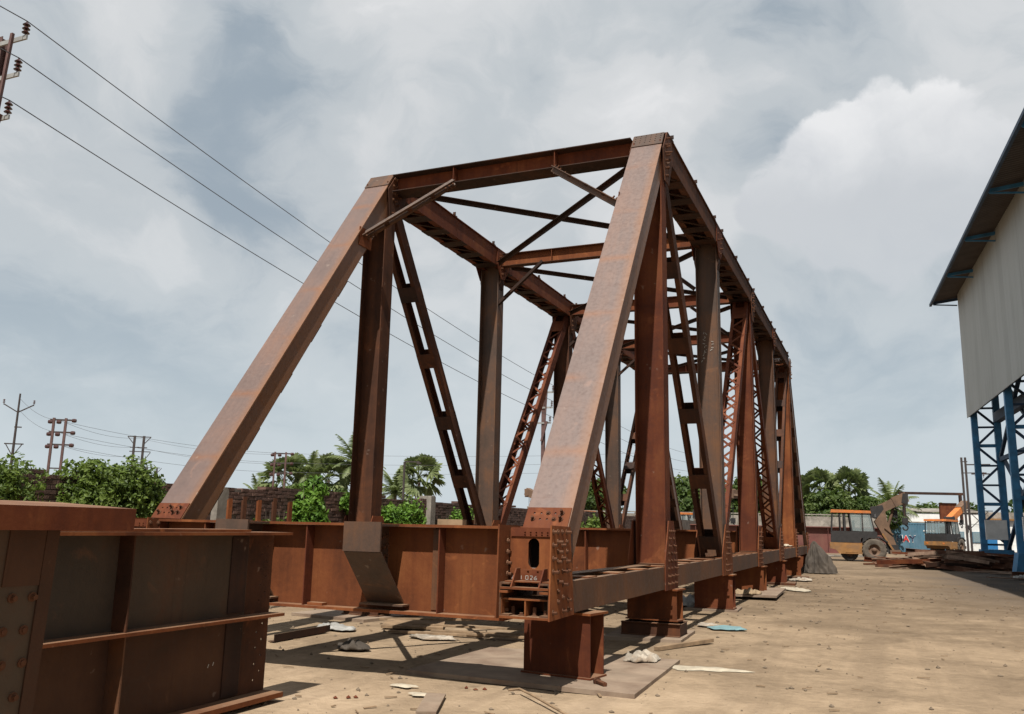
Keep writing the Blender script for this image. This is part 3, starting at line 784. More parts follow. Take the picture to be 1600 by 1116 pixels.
flat_plate([(1.95, 4.3), (3.12, 4.45), (3.05, 5.85), (1.9, 5.7)], -0.02, 0.028, 'dusty steel plate beneath the channel frame of the second stool')
flat_plate([(2.0, 13.5), (3.47, 13.75), (3.36, 17.0), (1.95, 16.8)], 0.05, 0.10, 'thick flat steel plate raised off the ground beside the fourth stool')
flat_plate([(2.0, 9.95), (3.1, 10.0), (3.05, 11.0), (2.0, 10.95)], -0.02, 0.024, 'thin dusty steel plate beneath the third stool')
flat_plate([(1.9, 20.4), (3.3, 20.5), (3.25, 21.5), (1.9, 21.4)], -0.02, 0.05, 'narrow rusty plate on the ground beside the fifth stool', 'brown')
flat_plate([(2.0, 24.6), (3.4, 24.7), (3.3, 25.8), (2.0, 25.8)], -0.02, 0.05, 'rusty plate on the ground near the grey tarpaulin', 'brown')
flat_plate([(-3.9, 4.5), (-2.2, 4.2), (-1.9, 5.6), (-3.7, 6.1)], -0.02, 0.03, 'pale steel plate on the ground below the left truss')
o = MB().box(2.42, 2.95, 0.35, 4.3, CT+0.016, CT+0.026).build('flat_strip', 'grey'); tag(o, 'grey drilled flat strip lying along the near bottom chord', 'steel strip')
o.data.transform(Matrix.Translation((-2.6, -2.3, 0))); o.scale = (0.36, 0.85, 1); o.location = (2.53, 2.6, 0); o.rotation_euler = (0, 0, R(-2))

# ------------------------------------------------------------------ plate girders in the foreground
def girder_far():
    t = thing('plate_girder', 'long dark rusty plate girder with bolt holes at its end, left foreground', 'girder', (0.45, -4.5, 0.0))
    # web runs along y from -7 to +2.75 (world y -1.75)
    ye, ys_, zb, zt = 2.74, -6.0, 0.06, 1.50
    # drilled end
    us = [ye-0.36, ye-0.20, ye-0.12, ye-0.04, ye]; n = 20
    ws = [zb + (zt-zb)*i/n for i in range(n+1)]
    hl = {(1, j) for j in range(1, n-1, 2) if j not in (9,)} | {(2, j) for j in range(2, n-1, 2) if j not in (10,)}
    MB().holed(us, ws, hl, 0.012, 0.012, lambda u, w, tt: (0.012-tt, u, w)).build('drilled_end', 'brown', t)
    MB().box(0.0, 0.012, ys_, ye-0.361, 0.7585, zt).build('web', 'fgweb', t); MB().box(0.0, 0.012, ys_, ye-0.361, zb, 0.7575).build('web', 'fgred', t)
    MB().box(0.0135, 0.024, ye-0.60, ye-0.38, zb+0.02, 0.735).build('splice_plate', 'dark', t)
    MB().box(0.0135, 0.024, ye-0.60, ye-0.38, 0.80, zt-0.02).build('splice_plate', 'dark', t)
    MB().box(-0.17, 0.235, ys_, ye+0.0, zt, zt+0.026).build('top_flange', 'orange', t)
    MB().box(-0.15, 0.18, ys_, ye-0.55, zt+0.028, zt+0.05).build('cover_plate', 'orange', t)
    MB().box(-0.17, 0.235, ys_, ye+0.01, zb-0.045, zb-0.001).build('bottom_flange', 'orange', t)
    MB().box(0.013, 0.20, ys_, ye+0.0, 0.745, 0.772).build('ledge', 'orange', t)
    for y in (0.85, -1.1, -3.0):
        MB().box(0.013, 0.165, y-0.007, y+0.007, 0.774, zt-0.002).build('stiffener', 'brown', t)
        MB().box(0.013, 0.165, y-0.007, y+0.007, zb+0.001, 0.743).build('stiffener', 'grey', t)
    mb = MB()
    for (y, z) in ((1.95, 0.36), (2.01, 0.37)): mb.bar((0.0145, y, z), (0.0145, y+0.012, z+0.03), 0.003, 0.008)
    mb.build('paint_mark', 'chalk', t)
    return t
girder_far()
def girder_near():
    t = thing('plate_girder', 'rusty girder nearest the camera at the left edge, thick top flange and drilled web', 'girder', (2.05, -7.2, 0.0))
    t.rotation_euler = (0, R(3.0), 0)
    zt = 1.575
    MB().box(-0.42, 0.16, -2.2, 1.90, zt+0.001, zt+0.115).build('top_flange', 'red', t)
    us = [1.28, 1.37, 1.46, 1.55, 1.66]; us = [0.9, 1.0, 1.10, 1.20, 1.29, 1.575]; ws = [0.04] + [0.06+0.155*i for i in range(10)] + [zt]
    hl = {(1, j) for j in range(1, 9)} | {(3, j) for j in range(1, 9)}
    hl = {(i, j) for (i, j) in hl if j not in (8,)}
    MB().holed(us, ws, hl, 0.014, 0.02, lambda u, w, tt: (0.0-tt, u, w), ry=0.024).build('drilled_web', 'fgweb', t)
    MB().box(-0.02, 0.0, -2.2, 0.899, 0.04, zt).build('web', 'fgweb', t)
    MB().box(0.001, 0.010, 1.50, 1.573, 0.05, zt-0.01).build('edge_strip', 'fgred', t)
    MB().box(-0.25, 0.16, -2.2, 1.5, 0.005, 0.039).build('bottom_flange', 'orange', t)
    bolts([(0.0, yy+(0.02 if j % 2 else 0.0), 0.16+0.155*j) for yy in (1.345, 1.455) for j in range(8)], (1, 0, 0), t, r=0.014, h=0.03)
    MB().box(0.0, 0.008, 1.30, 1.498, 1.30, zt-0.01).build('patch_plate', 'fgred', t)
    return t
girder_near()

# ------------------------------------------------------------------ brick wall
def brick_mats():
    m, nt, b = new_mat('old_brick'); k = NB(nt)
    oi = k.nd('ShaderNodeObjectInfo'); v = k.coord('Position')
    n = k.noise(v, 5.5, 5, 0.7); n2 = k.noise(v, 40, 4, 0.6)
    col = k.ramp(k.math('ADD', k.math('MULTIPLY', n, 0.8), k.math('MULTIPLY', oi.outputs['Random'], 0.2)), [(0.32, (0.050, 0.028, 0.022)), (0.55, (0.105, 0.056, 0.042)), (0.75, (0.17, 0.10, 0.075))])
    k.L.new(col, b.inputs['Base Color']); b.inputs['Roughness'].default_value = 0.95; k.bump(n2, 0.5, 0.01, b)
    return m
MAT['brick'] = brick_mats()
MAT['mortar'] = plain('mortar', (0.105, 0.085, 0.070), 0.98, var=0.4, scale=3, bump=0.3)
MAT['concrete'] = plain('old_concrete', (0.24, 0.215, 0.185), 0.95, var=0.3, scale=2.5, dirt=(0.08, 0.07, 0.055), dirt_amt=0.7, bump=0.3)
wall = thing('brick_wall', 'old dark brick boundary wall running behind the left of the bridge', 'wall', (-8.0, 25, 0))
random.seed(21)
CH = 0.088; BL = 0.245
def top_at(y): return 2.46 + 0.05*mnoise.noise(Vector((y*0.35, 3.1, 0))) + 0.03*mnoise.noise(Vector((y*1.3, 7.7, 0)))
mb = MB()
yy = -6.0
while yy < 70:
    mb.box(-0.11, 0.11, yy-25, yy+1.5-25, -0.05, top_at(yy+0.75)-0.10); yy += 1.5
mb.build('mortar_core', 'mortar', wall)
brick_me = []
for q in range(4):
    b_ = MB(); s = 0.5
    j = [random.uniform(-0.004, 0.004) for _ in range(24)]
    c = [(-1,-1,-1),(1,-1,-1),(1,1,-1),(-1,1,-1),(-1,-1,1),(1,-1,1),(1,1,1),(-1,1,1)]
    vs = [(p[0]*0.128+j[i*3], p[1]*0.114+j[i*3+1], p[2]*0.037+j[i*3+2]) for i, p in enumerate(c)]
    b_.add(vs, [(0,3,2,1),(4,5,6,7),(0,1,5,4),(1,2,6,5),(2,3,7,6),(3,0,4,7)])
    me = b_.mesh('brick'); me.materials.append(MAT['brick']); brick_me.append(me)
rest = MB(); nb = 0
for r in range(29):
    z = 0.04 + r*CH
    n = int(50/BL)
    for i in range(n):
        y = -3.0 + (i + (0.5 if r % 2 else 0))*BL
        tp = top_at(y)
        if z+0.05 > tp: continue
        jx, jy, jz, rz = random.uniform(-0.006, 0.010), random.uniform(-0.006, 0.006), random.uniform(-0.005, 0.005), random.uniform(-0.03, 0.03)
        if random.random() < 0.02: continue
        if 5.2 < y < 15.0 and z > 1.75 and not (9.2 < y < 10.8) and nb < 300:
            o = bpy.data.objects.new('brick', brick_me[nb % 4]); COL.objects.link(o); o.parent = wall
            o.location = (jx, y-25+jy, z+jz); o.rotation_euler = (rz*0.5, 0, rz); nb += 1
        else:
            h = 0.037+random.uniform(-0.003, 0.003)
            rest.box(-0.128+jx, 0.128+jx, y-25-0.114+jy, y-25+0.114+jy, z+jz-h, z+jz+h)
o = rest.build('brickwork', 'brick', wall, fix=False); o['kind'] = 'stuff'
for y, w, h in ((6.85, 0.36, 2.36), (16.9, 0.34, 2.56), (26.5, 0.34, 2.5), (36.5, 0.34, 2.5), (-2.0, 0.34, 2.4)):
    mb = MB(); mb.prism([(-w/2, -0.05), (w/2, -0.05), (w/2*0.96, h-0.05), (w/2*0.6, h), (-w/2*0.9, h-0.02)], 'x', -0.16, 0.30)
    o = mb.build('concrete_post', 'concrete', wall); o.location = (0, y-25, 0)

# ------------------------------------------------------------------ foliage
def leaf_mat(name, lo, mid, hi, scale=1.2, trans=0.35):
    m, nt, b = new_mat(name); k = NB(nt)
    v = k.coord('Position'); n = k.noise(v, scale, 4, 0.6); n2 = k.noise(v, scale*9, 2, 0.5)
    f = k.math('ADD', k.math('MULTIPLY', n, 0.6), k.math('MULTIPLY', n2, 0.4))
    col = k.ramp(f, [(0.34, lo), (0.5, mid), (0.66, hi)])
    k.L.new(col, b.inputs['Base Color']); b.inputs['Roughness'].default_value = 0.55; b.inputs['Specular IOR Level'].default_value = 0.3
    tr = k.nd('ShaderNodeBsdfTranslucent'); k.L.new(k.mix(0.35, col, (0.20, 0.30, 0.04)), tr.inputs[0])
    ms = k.nd('ShaderNodeMixShader'); ms.inputs[0].default_value = trans
    out = k.N['Material Output']; k.L.new(b.outputs[0], ms.inputs[1]); k.L.new(tr.outputs[0], ms.inputs[2]); k.L.new(ms.outputs[0], out.inputs[0])
    return m
MAT['leaf_creeper'] = leaf_mat('leaf_creeper', (0.030, 0.052, 0.010), (0.085, 0.128, 0.022), (0.170, 0.225, 0.046), 2.6)
MAT['leaf_bright'] = leaf_mat('leaf_bright', (0.040, 0.095, 0.012), (0.090, 0.185, 0.022), (0.160, 0.270, 0.040), 2.0)
MAT['leaf_tree'] = leaf_mat('leaf_tree', (0.020, 0.042, 0.012), (0.058, 0.092, 0.022), (0.125, 0.165, 0.045), 0.55)
MAT['leaf_palm'] = leaf_mat('leaf_palm', (0.055, 0.080, 0.034), (0.125, 0.155, 0.062), (0.21, 0.235, 0.105), 0.7, 0.3)
MAT['bark'] = plain('bark', (0.11, 0.085, 0.065), 0.95, var=0.4, scale=6, bump=0.5)
def rnd_dir():
    z = random.uniform(-1, 1); t = random.uniform(0, 6.283); r = math.sqrt(1-z*z); return Vector((r*math.cos(t), r*math.sin(t), z))
def leaf_quad(mb, p, n, s, asp=0.62):
    a = n.orthogonal(); a.rotate(Matrix.Rotation(random.uniform(0, 6.28), 3, n)); a.normalize(); b = n.cross(a)
    p0 = p - a*s; p2 = p + a*s; c = n*(s*0.25)
    mb.add([p0, p - b*(s*asp) + c, p2, p + b*(s*asp) + c], [(0, 1, 2, 3)])
def foliage(lobes, count, size, up=0.35, clump=5):
    """leaf clumps through ellipsoid lobes (centre, radii), denser near the surface"""
    mb = MB(); vol = [l[1][0]*l[1][1]*l[1][2] for l in lobes]; tot = sum(v**0.7 for v in vol)
    for l, v in zip(lobes, vol):
        c, rr = Vector(l[0]), l[1]
        for i in range(max(1, int(count/clump*(v**0.7)/tot))):
            d = rnd_dir(); rad = random.random()**0.33
            rad *= 1.0 + 0.16*mnoise.noise(d*2.4 + c)
            q = c + Vector((d.x*rr[0], d.y*rr[1], d.z*rr[2]))*rad
            for j in range(clump):
                p = q + rnd_dir()*(size*2.0*random.random())
                n = (d*0.7 + rnd_dir()*0.8 + Vector((0, 0, up))).normalized()
                leaf_quad(mb, p, n, size*random.uniform(0.6, 1.25))
    return mb
def broad_tree(x, y, h, spread, label, n_leaf=9000, size=0.22, seed=1, group=None, cat='tree', mat='leaf_tree', lob=9, base=0.25):
    random.seed(seed)
    t = thing('broadleaf_tree', label, cat, (x, y, 0), 0, group)
    mb = MB(); lobes = []
    mb.tube([(0, 0, -0.1), (0.1, 0.05, h*0.2), (0.0, 0.1, h*0.45), (0.05, 0, h*0.7)], [h*0.035, h*0.028, h*0.02, h*0.008], 8)
    for i in range(lob):
        a = 6.283*i/lob + random.uniform(-.4, .4); rr = spread*random.uniform(0.25, 0.72); z = h*random.uniform(base+0.15, 0.84)
        if i % 3 == 0: z = h*0.82; rr *= 0.45
        c = Vector((math.cos(a)*rr, math.sin(a)*rr, z)); s0 = random.uniform(0.26, 0.44)
        lobes.append((c, (spread*s0, spread*s0, h*s0*0.46)))
        mb.tube([(0.05, 0.05, h*0.25), tuple(c*0.55 + Vector((0, 0, h*0.12))), tuple(c)], [h*0.016, h*0.010, h*0.003], 6)
    lobes.append((Vector((0, 0, h*0.55)), (spread*0.6, spread*0.6, h*0.3)))
    mb.build('trunk', 'bark', t)
    foliage(lobes, n_leaf, size).build('crown', mat, t, fix=False)
    return t
def palm(x, y, h, fl, label, nf=22, seed=1, fan=False, lean=0.0, group='palms beyond the brick wall'):
    random.seed(seed)
    t = thing('palm_tree', label, 'palm', (x, y, 0), 0, group)
    tx = lean*h
    pts = [(tx*(i/8)**2, 0, h*i/8 - 0.05) for i in range(9)]
    MB().tube(pts, [0.24-0.10*i/8 for i in range(9)], 8).build('trunk', 'bark', t)
    mb = MB(); top = Vector((tx, 0, h))
    for i in range(nf):
        az = 6.283*i*0.381966; el = R(-25 + 105*((i+0.5)/nf)) if not fan else R(-50 + 135*((i+0.5)/nf))
        d = Vector((math.cos(az)*math.cos(el), math.sin(az)*math.cos(el), math.sin(el))); L = fl*random.uniform(0.8, 1.1)
        if fan:
            c = top + d*(L*0.55); side = d.cross(Vector((0, 0, 1)))
            if side.length < 1e-3: side = Vector((1, 0, 0))
            side.normalize(); side.rotate(Matrix.Rotation(random.uniform(-1.3, 1.3), 3, d)); upv = side.cross(d)
            mb.bar(top, c, 0.04, 0.03)
            for q in range(13):
                th = R(-95 + 190*q/12); dd = (d*math.cos(th) + side*math.sin(th)); dd = (dd + upv*random.uniform(-.15, .15)).normalized()
                w = dd.cross(upv).normalized()*0.085*fl
                e = c + dd*(L*0.5); mm = c + dd*(L*0.3)
                e = e + Vector((0, 0, -0.10*L)); mb.add([c, mm+w, e, mm-w], [(0, 1, 2, 3)])
        else:
            seg = 9; p = top.copy(); dd = d.copy(); prev = p.copy()
            for q in range(seg):
                prev = p.copy(); p = p + dd*(L/seg); dd = (dd + Vector((0, 0, -0.055-0.018*q))).normalized()
                side = dd.cross(Vector((0, 0, 1)))
                if side.length < 1e-3: side = Vector((math.sin(az), -math.cos(az), 0))
                side.normalize(); mb.bar(prev, p, 0.035, 0.03)
                ll = L*0.20*math.sin(math.pi*min(1, (q+1.2)/(seg+0.6)))+0.15
                for s in (-1, 1):
                    for u in (0.15, 0.5, 0.85):
                        a = prev.lerp(p, u); v = (side*s*0.9 + dd*0.55 + Vector((0, 0, -0.45+random.uniform(-.2, .15)))).normalized()
                        w = dd*(0.075*fl/3)
                        mb.add([a-w, a+w, a+v*ll+w*0.2, a+v*ll-w*0.2], [(0, 1, 2, 3)])
    mb.build('crown', 'leaf_palm', t, fix=False)
    return t
def creeper(y0, y1, z0, z1, label, count, size=0.075, mat='leaf_creeper', depth=0.5, seed=1, x=-7.72, lobes=7, group='climbing plants on the brick wall', name='creeper'):
    random.seed(seed)
    t = thing(name, label, 'climbing plant', (x, (y0+y1)/2, 0), 0, group)
    ls = []; cy = 0; hw = (y1-y0)/2
    for i in range(lobes):
        a = -hw*0.75 + 1.5*hw*i/max(1, lobes-1); zz = random.uniform(z0+0.15*(z1-z0), z1-0.16*(z1-z0))
        ls.append((Vector((random.uniform(-0.1, 0.15), a, zz)), (depth*random.uniform(0.7, 1.1), hw*random.uniform(0.30, 0.5), (z1-z0)*random.uniform(0.20, 0.34))))
    ls.append((Vector((0, 0, (z0+z1)/2)), (depth*0.9, hw*0.85, (z1-z0)*0.36)))
    foliage(ls, count, size, up=0.3, clump=4).build('leaves', mat, t, fix=False)
    mb = MB()
    for i in range(6):
        a = random.uniform(-hw*0.7, hw*0.7); pts = [(0.05, a*0.8, 0), (0.0, a, (z0+z1)/2*0.7), (0.1, a*1.05, z0+0.4*(z1-z0)), (0.05, a*1.2, z1-0.1)]
        mb.tube(pts, [0.02, 0.016, 0.010, 0.004], 5)
    mb.build('stems', 'bark', t)
    return t
creeper(-1.8, 1.95, 0.5, 2.46, 'dark green creeper heaped on the wall at the left picture edge', 18000, size=0.05, seed=3, depth=0.7, lobes=9)
creeper(2.72, 4.92, 0.5, 2.58, 'broad dense creeper covering the wall left of the left end post', 24000, size=0.05, seed=5, depth=0.75, lobes=10)
creeper(9.45, 10.75, 1.0, 2.72, 'tall bright green vine hanging over the wall between end post and first post', 5200, seed=7, mat='leaf_bright', depth=0.34, lobes=6)
creeper(7.6, 9.3, 0.5, 1.98, 'low weeds at the foot of the wall beside the tall vine', 1600, seed=8, depth=0.4, lobes=5, name='weeds')
creeper(11.75, 12.6, 1.7, 2.66, 'small bright vine spilling over the wall top left of the first post', 1300, seed=9, mat='leaf_bright', depth=0.3, lobes=4)
creeper(13.7, 15.1, 1.0, 2.28, 'bright leafy creeper on the wall just right of the first post', 2600, seed=10, mat='leaf_bright', depth=0.35, lobes=5)
creeper(15.15, 16.3, 1.5, 2.62, 'thin vine trailing up the wall beside the concrete post', 700, seed=11, mat='leaf_bright', depth=0.18, lobes=6)
creeper(17.4, 20.0, 0.8, 2.12, 'low bushy green growth right of the concrete post', 2600, seed=12, mat='leaf_bright', depth=0.4, lobes=6)
creeper(32, 37, 0.6, 2.3, 'far green growth on the wall behind the near right end post', 2200, size=0.12, seed=13, depth=0.6, lobes=6)

# palms and trees beyond
palm(-66.6, 80.8, 4.6, 2.9, 'short lone palm left of the twin pole, behind the brick wall', 16, 2)
palm(-57.2, 73.7, 6.2, 3.6, 'shaggy fan palm right beside the twin pole', 26, 3, True)
palm(-54.3, 74.6, 7.2, 3.2, 'coconut palm with upright fronds above the tall vine', 20, 4)
palm(-49.6, 71.4, 6.2, 2.9, 'round-headed fan palm between the two coconut palms', 26, 5, True)
palm(-47.0, 72.0, 8.0, 3.6, 'tallest coconut palm, just left of the first post', 24, 6, lean=0.05)
palm(-38.0, 70.7, 6.4, 3.0, 'fan palm beside the lamp post right of the first post', 26, 7, True)
palm(-40.4, 70.1, 4.8, 3.2, 'low drooping coconut palm behind the lamp post', 20, 8)
broad_tree(-50.5, 68, 5.4, 3.6, 'dark bushy tree below the coconut palms', 5000, 0.28, 31)
broad_tree(-44.5, 66, 4.6, 2.8, 'small dark tree behind the first post', 3000, 0.28, 32)
broad_tree(-59.0, 70, 4.6, 3.2, 'dark shrubby tree under the fan palm by the twin pole', 3500, 0.28, 33)
broad_tree(-21.5, 80, 6.6, 4.2, 'green tree seen between the near right end post and its first post', 7000, 0.26, 34)
broad_tree(-26.5, 84, 4.8, 3.0, 'lower tree left of the laced diagonal behind the right end post', 3500, 0.26, 35)
broad_tree(-12.5, 82, 6.9, 4.4, 'green tree framed by the battened diagonal of the right truss', 7000, 0.26, 36)
broad_tree(-6.8, 84, 7.0, 3.8, 'green tree behind the laced diagonal of the right truss', 7000, 0.26, 37)
broad_tree(-1.4, 86, 6.0, 3.2, 'dark tree hidden behind the far end of the bridge', 4500, 0.26, 38)
palm(0.2, 84, 5.9, 2.3, 'palm head rising left in the tree clump beyond the tarpaulin', 30, 39, True, group='palms beyond the far wall')
palm(2.9, 85, 6.0, 2.4, 'palm head rising right in the tree clump beyond the tarpaulin', 32, 40, True, group='palms beyond the far wall')
broad_tree(1.0, 80.5, 5.6, 3.4, 'bushy tree beyond the far wall, left of the mobile crane', 8000, 0.20, 41)
broad_tree(4.4, 83.5, 5.3, 3.6, 'bushy tree behind the cab of the nearer mobile crane', 7500, 0.20, 42)
palm(6.7, 95.3, 4.6, 3.3, 'coconut palm with upright fronds behind the crane boom', 22, 43, group='palms beyond the far wall')
broad_tree(12.0, 136, 6.2, 3.4, 'distant green tree between the two crane booms', 3500, 0.30, 44)
broad_tree(16.5, 140, 6.4, 4.0, 'distant dark tree behind the gantry frame', 3000, 0.32, 45)
broad_tree(23.5, 122, 7.2, 5.0, 'dark tree behind the white building, between the blue columns', 4500, 0.32, 46)
broad_tree(31.5, 122, 8.5, 5.2, 'dark tree right of the second blue column', 4500, 0.32, 47)

# ------------------------------------------------------------------ power poles and lines
MAT['pole'] = plain('painted_pole', (0.085, 0.045, 0.040), 0.7, var=0.3, scale=5)
MAT['arm'] = plain('galvanised', (0.27, 0.27, 0.26), 0.55, var=0.2, metal=0.3)
MAT['porcelain'] = plain('porcelain', (0.050, 0.022, 0.020), 0.25)
MAT['wire'] = plain('wire', (0.055, 0.055, 0.06), 0.6)
MAT['poledark'] = plain('weathered_pole', (0.038, 0.029, 0.027), 0.8, var=0.3)
def insulator(mb, p, h=0.34, r=0.085):
    x, y, z = p
    mb.cyl((x, y, z-0.10), (x, y, z+h), 0.018, 6)
    for i in range(3):
        zz = z+0.04+i*0.095; mb.lathe([(0.03, 0), (r, 0.012), (r*0.55, 0.055), (0.03, 0.07)], (x, y, zz), 'z', 10)
def line_pole(x, y, zs, label, armx, h):
    t = thing('power_pole', label, 'power pole', (x, y, 0))
    mb = MB(); mb.box(-0.10, 0.10, -0.085, -0.07, 0, h).box(-0.10, 0.10, 0.07, 0.085, 0, h).box(-0.010, 0.010, -0.069, 0.069, 0, h)
    mb.build('pole', 'pole', t)
    ins = []
    for i, z in enumerate(zs):
        MB().box(-0.75 if i < 2 else -0.6, armx[i]+0.06, -0.13, -0.088, z-0.42, z-0.32).build('cross_arm', 'arm', t)
        mb = MB(); insulator(mb, (armx[i], -0.11, z-0.31)); mb.build('insulator', 'porcelain', t); ins.append((x+armx[i], y-0.11, z+0.03))
    MB().bar((armx[0]-0.36, -0.16, zs[0]-0.22), (armx[2]-0.30, -0.16, zs[2]-0.45), 0.075, 0.06, (0, 1, 0)).build('stay_bar', 'pole', t)
    MB().bar((armx[2]-0.18, -0.16, zs[2]-0.28), (-0.05, -0.16, zs[2]-1.45), 0.12, 0.10, (0, 1, 0)).build('brace', 'pole', t)
    return ins
insA = line_pole(-12.02, 3.25, (12.50, 11.62, 10.62), 'steel power pole at the top left picture edge', (0.89, 0.79, 0.67), 12.35)
insB = line_pole(-12.1, 38.5, (9.75, 8.85, 7.95), 'steel power pole far behind the bridge, seen beside the right end post', (0.62, 0.55, 0.45), 9.9)
def wire(a, b_, sag, label, r=0.011, n=24, group='power lines'):
    a, b_ = Vector(a), Vector(b_); pts = []
    for i in range(n+1):
        u = i/n; p = a.lerp(b_, u); p.z -= 4*sag*u*(1-u); pts.append(p)
    o = MB().tube(pts, r, 5).build('power_line', 'wire'); tag(o, label, 'power line', group); return o
for i, w_ in enumerate(('top', 'middle', 'bottom')):
    wire(insA[i], insB[i], 0.45, '%s of the three power lines crossing the sky behind the left end post' % w_, 0.013)
    q = insA[i]; wire((q[0], q[1]-30, q[2]+0.4), q, 0.4, '%s short power line running out of the top left picture corner' % w_, 0.013, 14)
    q = insB[i]; wire(q, (q[0]-1, q[1]+45, q[2]-0.3), 0.6, '%s power line continuing beyond the far pole' % w_, 0.013, 14)
# distant poles
def far_pole(x, y, h, label, style, w=0.62, s=1.0):
    t = thing('power_pole', label, 'power pole', (x, y, 0), R(35))
    if style == 'Y':
        MB().cyl((0, 0, 0), (0, 0, h), 0.13, 8, 0.06).build('pole', 'poledark', t)
        for q in (-1, 1):
            MB().bar((0, 0, h-1.3), (q*0.95, 0, h-0.75), 0.07, 0.07).build('cross_arm', 'poledark', t)
            mb = MB(); insulator(mb, (q*0.95, 0, h-0.72), 0.25, 0.09); mb.build('insulator', 'porcelain', t)
            MB().bar((0, 0, h-4.3), (q*0.5, 0, h-3.5), 0.05, 0.05).build('strut', 'poledark', t)
        MB().box(-0.6, 0.6, -0.04, 0.04, h-3.5, h-3.42).build('cross_arm', 'poledark', t)
        MB().box(-0.1, 0.35, -0.04, 0.04, h-2.35, h-2.27).build('cross_arm', 'poledark', t)
    elif style == 'H':
        for q in (-1, 1): MB().box(q*w/2-0.07, q*w/2+0.07, -0.07, 0.07, 0, h).build('pole', 'pole', t)
        for i in range(3):
            z = h-0.12-i*0.78*s
            MB().box(-w/2-0.22, w/2+0.45, -0.05, 0.05, z-0.05, z+0.05).build('cross_arm', 'poledark', t)
            for xx in (w/2+0.48, 0.02 - w/2*0.2, -w/2-0.2):
                mb = MB().lathe([(0.0, -0.16), (0.11, -0.12), (0.13, 0.0), (0.11, 0.12), (0.0, 0.16)], (xx, 0.0, z-0.02 if xx > 0.3 else z-0.14), 'x', 10)
                mb.build('insulator', 'porcelain', t)
        MB().box(-w/2, w/2, -0.03, 0.03, h-3.2, h-3.12).build('tie', 'poledark', t)
    else:
        for q in (-1, 1):
            MB().box(q*w/2-0.09, q*w/2+0.09, -0.08, 0.08, 0, h).build('pole', 'poledark', t)
            MB().bar((q*w/2, 0, h-0.75), (q*(w/2+0.55), 0, h-0.1), 0.06, 0.06).build('strut', 'poledark', t)
        for z, a, b_ in ((h-0.08, -0.95, 0.95), (h-1.0, -0.7, 0.7), (h-1.35, -0.7, 1.0), (h-2.3, -0.6, 1.1), (h-2.7, -0.7, 0.9)):
            MB().box(a, b_, -0.04, 0.04, z-0.035, z+0.035).build('cross_arm', 'poledark', t)
        MB().bar((w/2, 0, h-2.35), (1.0, 0, h-1.4), 0.05, 0.05).build('strut', 'poledark', t)
        MB().box(-0.3, 0.3, -0.2, 0.2, h-3.2, h-2.75).build('transformer', 'poledark', t)
    return t
far_pole(-48.5, 32.6, 9.9, 'single pole with V-shaped arms at far left', 'Y')
far_pole(-41.7, 30.4, 7.75, 'twin-post pole with three insulator arms above the creeper', 'H', 0.70)
far_pole(-52.8, 47.6, 8.6, 'dark twin-post pole with many arms left of the left end post', 'T', 0.75)
far_pole(-79.0, 75.3, 8.0, 'smaller distant pole beside the dark twin-post pole', 'T', 1.2)
far_pole(-38.5, 48.5, 7.1, 'twin-post pole among the palms right of the left end post', 'H', 0.85)
far_pole(-70.5, 45.0, 5.9, 'short thin pole behind the broad creeper', 'T', 0.2)
t = thing('lamp_post', 'thin L-shaped lamp post in front of the fan palm', 'lamp post', (-29.4, 52.6, 0), R(20))
MB().cyl((0, 0, 0), (0, 0, 6.55), 0.09, 8).build('pole', 'poledark', t); MB().box(0, 1.2, -0.05, 0.05, 6.5, 6.6).build('arm', 'poledark', t); MB().box(1.0, 1.35, -0.12, 0.12, 6.38, 6.5).build('lamp_head', 'poledark', t)
k_ = 0
for SP, (a, b_, n) in enumerate((((-48.5, 32.6, 9.6), (-41.7, 30.4, 7.6), 2), ((-41.7, 30.4, 7.6), (-52.8, 47.6, 8.4), 3), ((-41.4, 30.6, 7.5), (-38.5, 48.5, 7.0), 3), ((-52.8, 47.6, 8.4), (-38.5, 48.5, 6.9), 2), ((-38.5, 48.5, 7.0), (-12.1, 70, 8.6), 3))):
    for i in range(n):
        wire((a[0], a[1], a[2]-i*0.75), (b_[0], b_[1], b_[2]-i*0.75), 0.35, 'thin distant power line, %s from the top in the %s span between the poles' % (('first', 'second', 'third')[i], ('leftmost', 'second', 'third', 'fourth', 'rightmost')[SP]), 0.010, 12, 'distant power lines')

# ------------------------------------------------------------------ shed on the right
MAT['cladding'] = plain('cladding', (0.325, 0.34, 0.325), 0.6, var=0.06, scale=0.6, dirt=(0.255, 0.26, 0.24), dirt_amt=0.5)
def clad_mat():
    m, nt, b = new_mat('cladding_sheet'); k = NB(nt); oi = k.nd('ShaderNodeObjectInfo')
    v = k.coord('Position', (1, 1, 0.12)); st = k.noise(v, 2.2, 5, 0.6); v2 = k.coord('Position'); n = k.noise(v2, 0.5, 4)
    f = k.math('ADD', k.math('MULTIPLY', st, 0.5), k.math('MULTIPLY', n, 0.3)); f = k.math('ADD', f, k.math('MULTIPLY', oi.outputs['Random'], 0.2))
    k.L.new(k.ramp(f, [(0.3, (0.265, 0.275, 0.26)), (0.5, (0.325, 0.34, 0.325)), (0.7, (0.365, 0.38, 0.37))]), b.inputs['Base Color']); b.inputs['Roughness'].default_value = 0.55
    return m
MAT['cladding'] = clad_mat()
MAT['roofsheet'] = plain('roof_sheet', (0.075, 0.063, 0.056), 0.7, var=0.2, scale=1.5)
MAT['blue'] = plain('blue_steel', (0.040, 0.185, 0.36), 0.55, var=0.25, scale=3, dirt=(0.05, 0.05, 0.06), dirt_amt=0.3)
MAT['bluedark'] = plain('dark_blue_steel', (0.026, 0.055, 0.105), 0.6, var=0.25, scale=3)
shed = thing('steel_shed', 'tall steel shed with grey cladding and blue lattice columns at right edge', 'shed', (10.45, 44.0, 0), R(3.7))
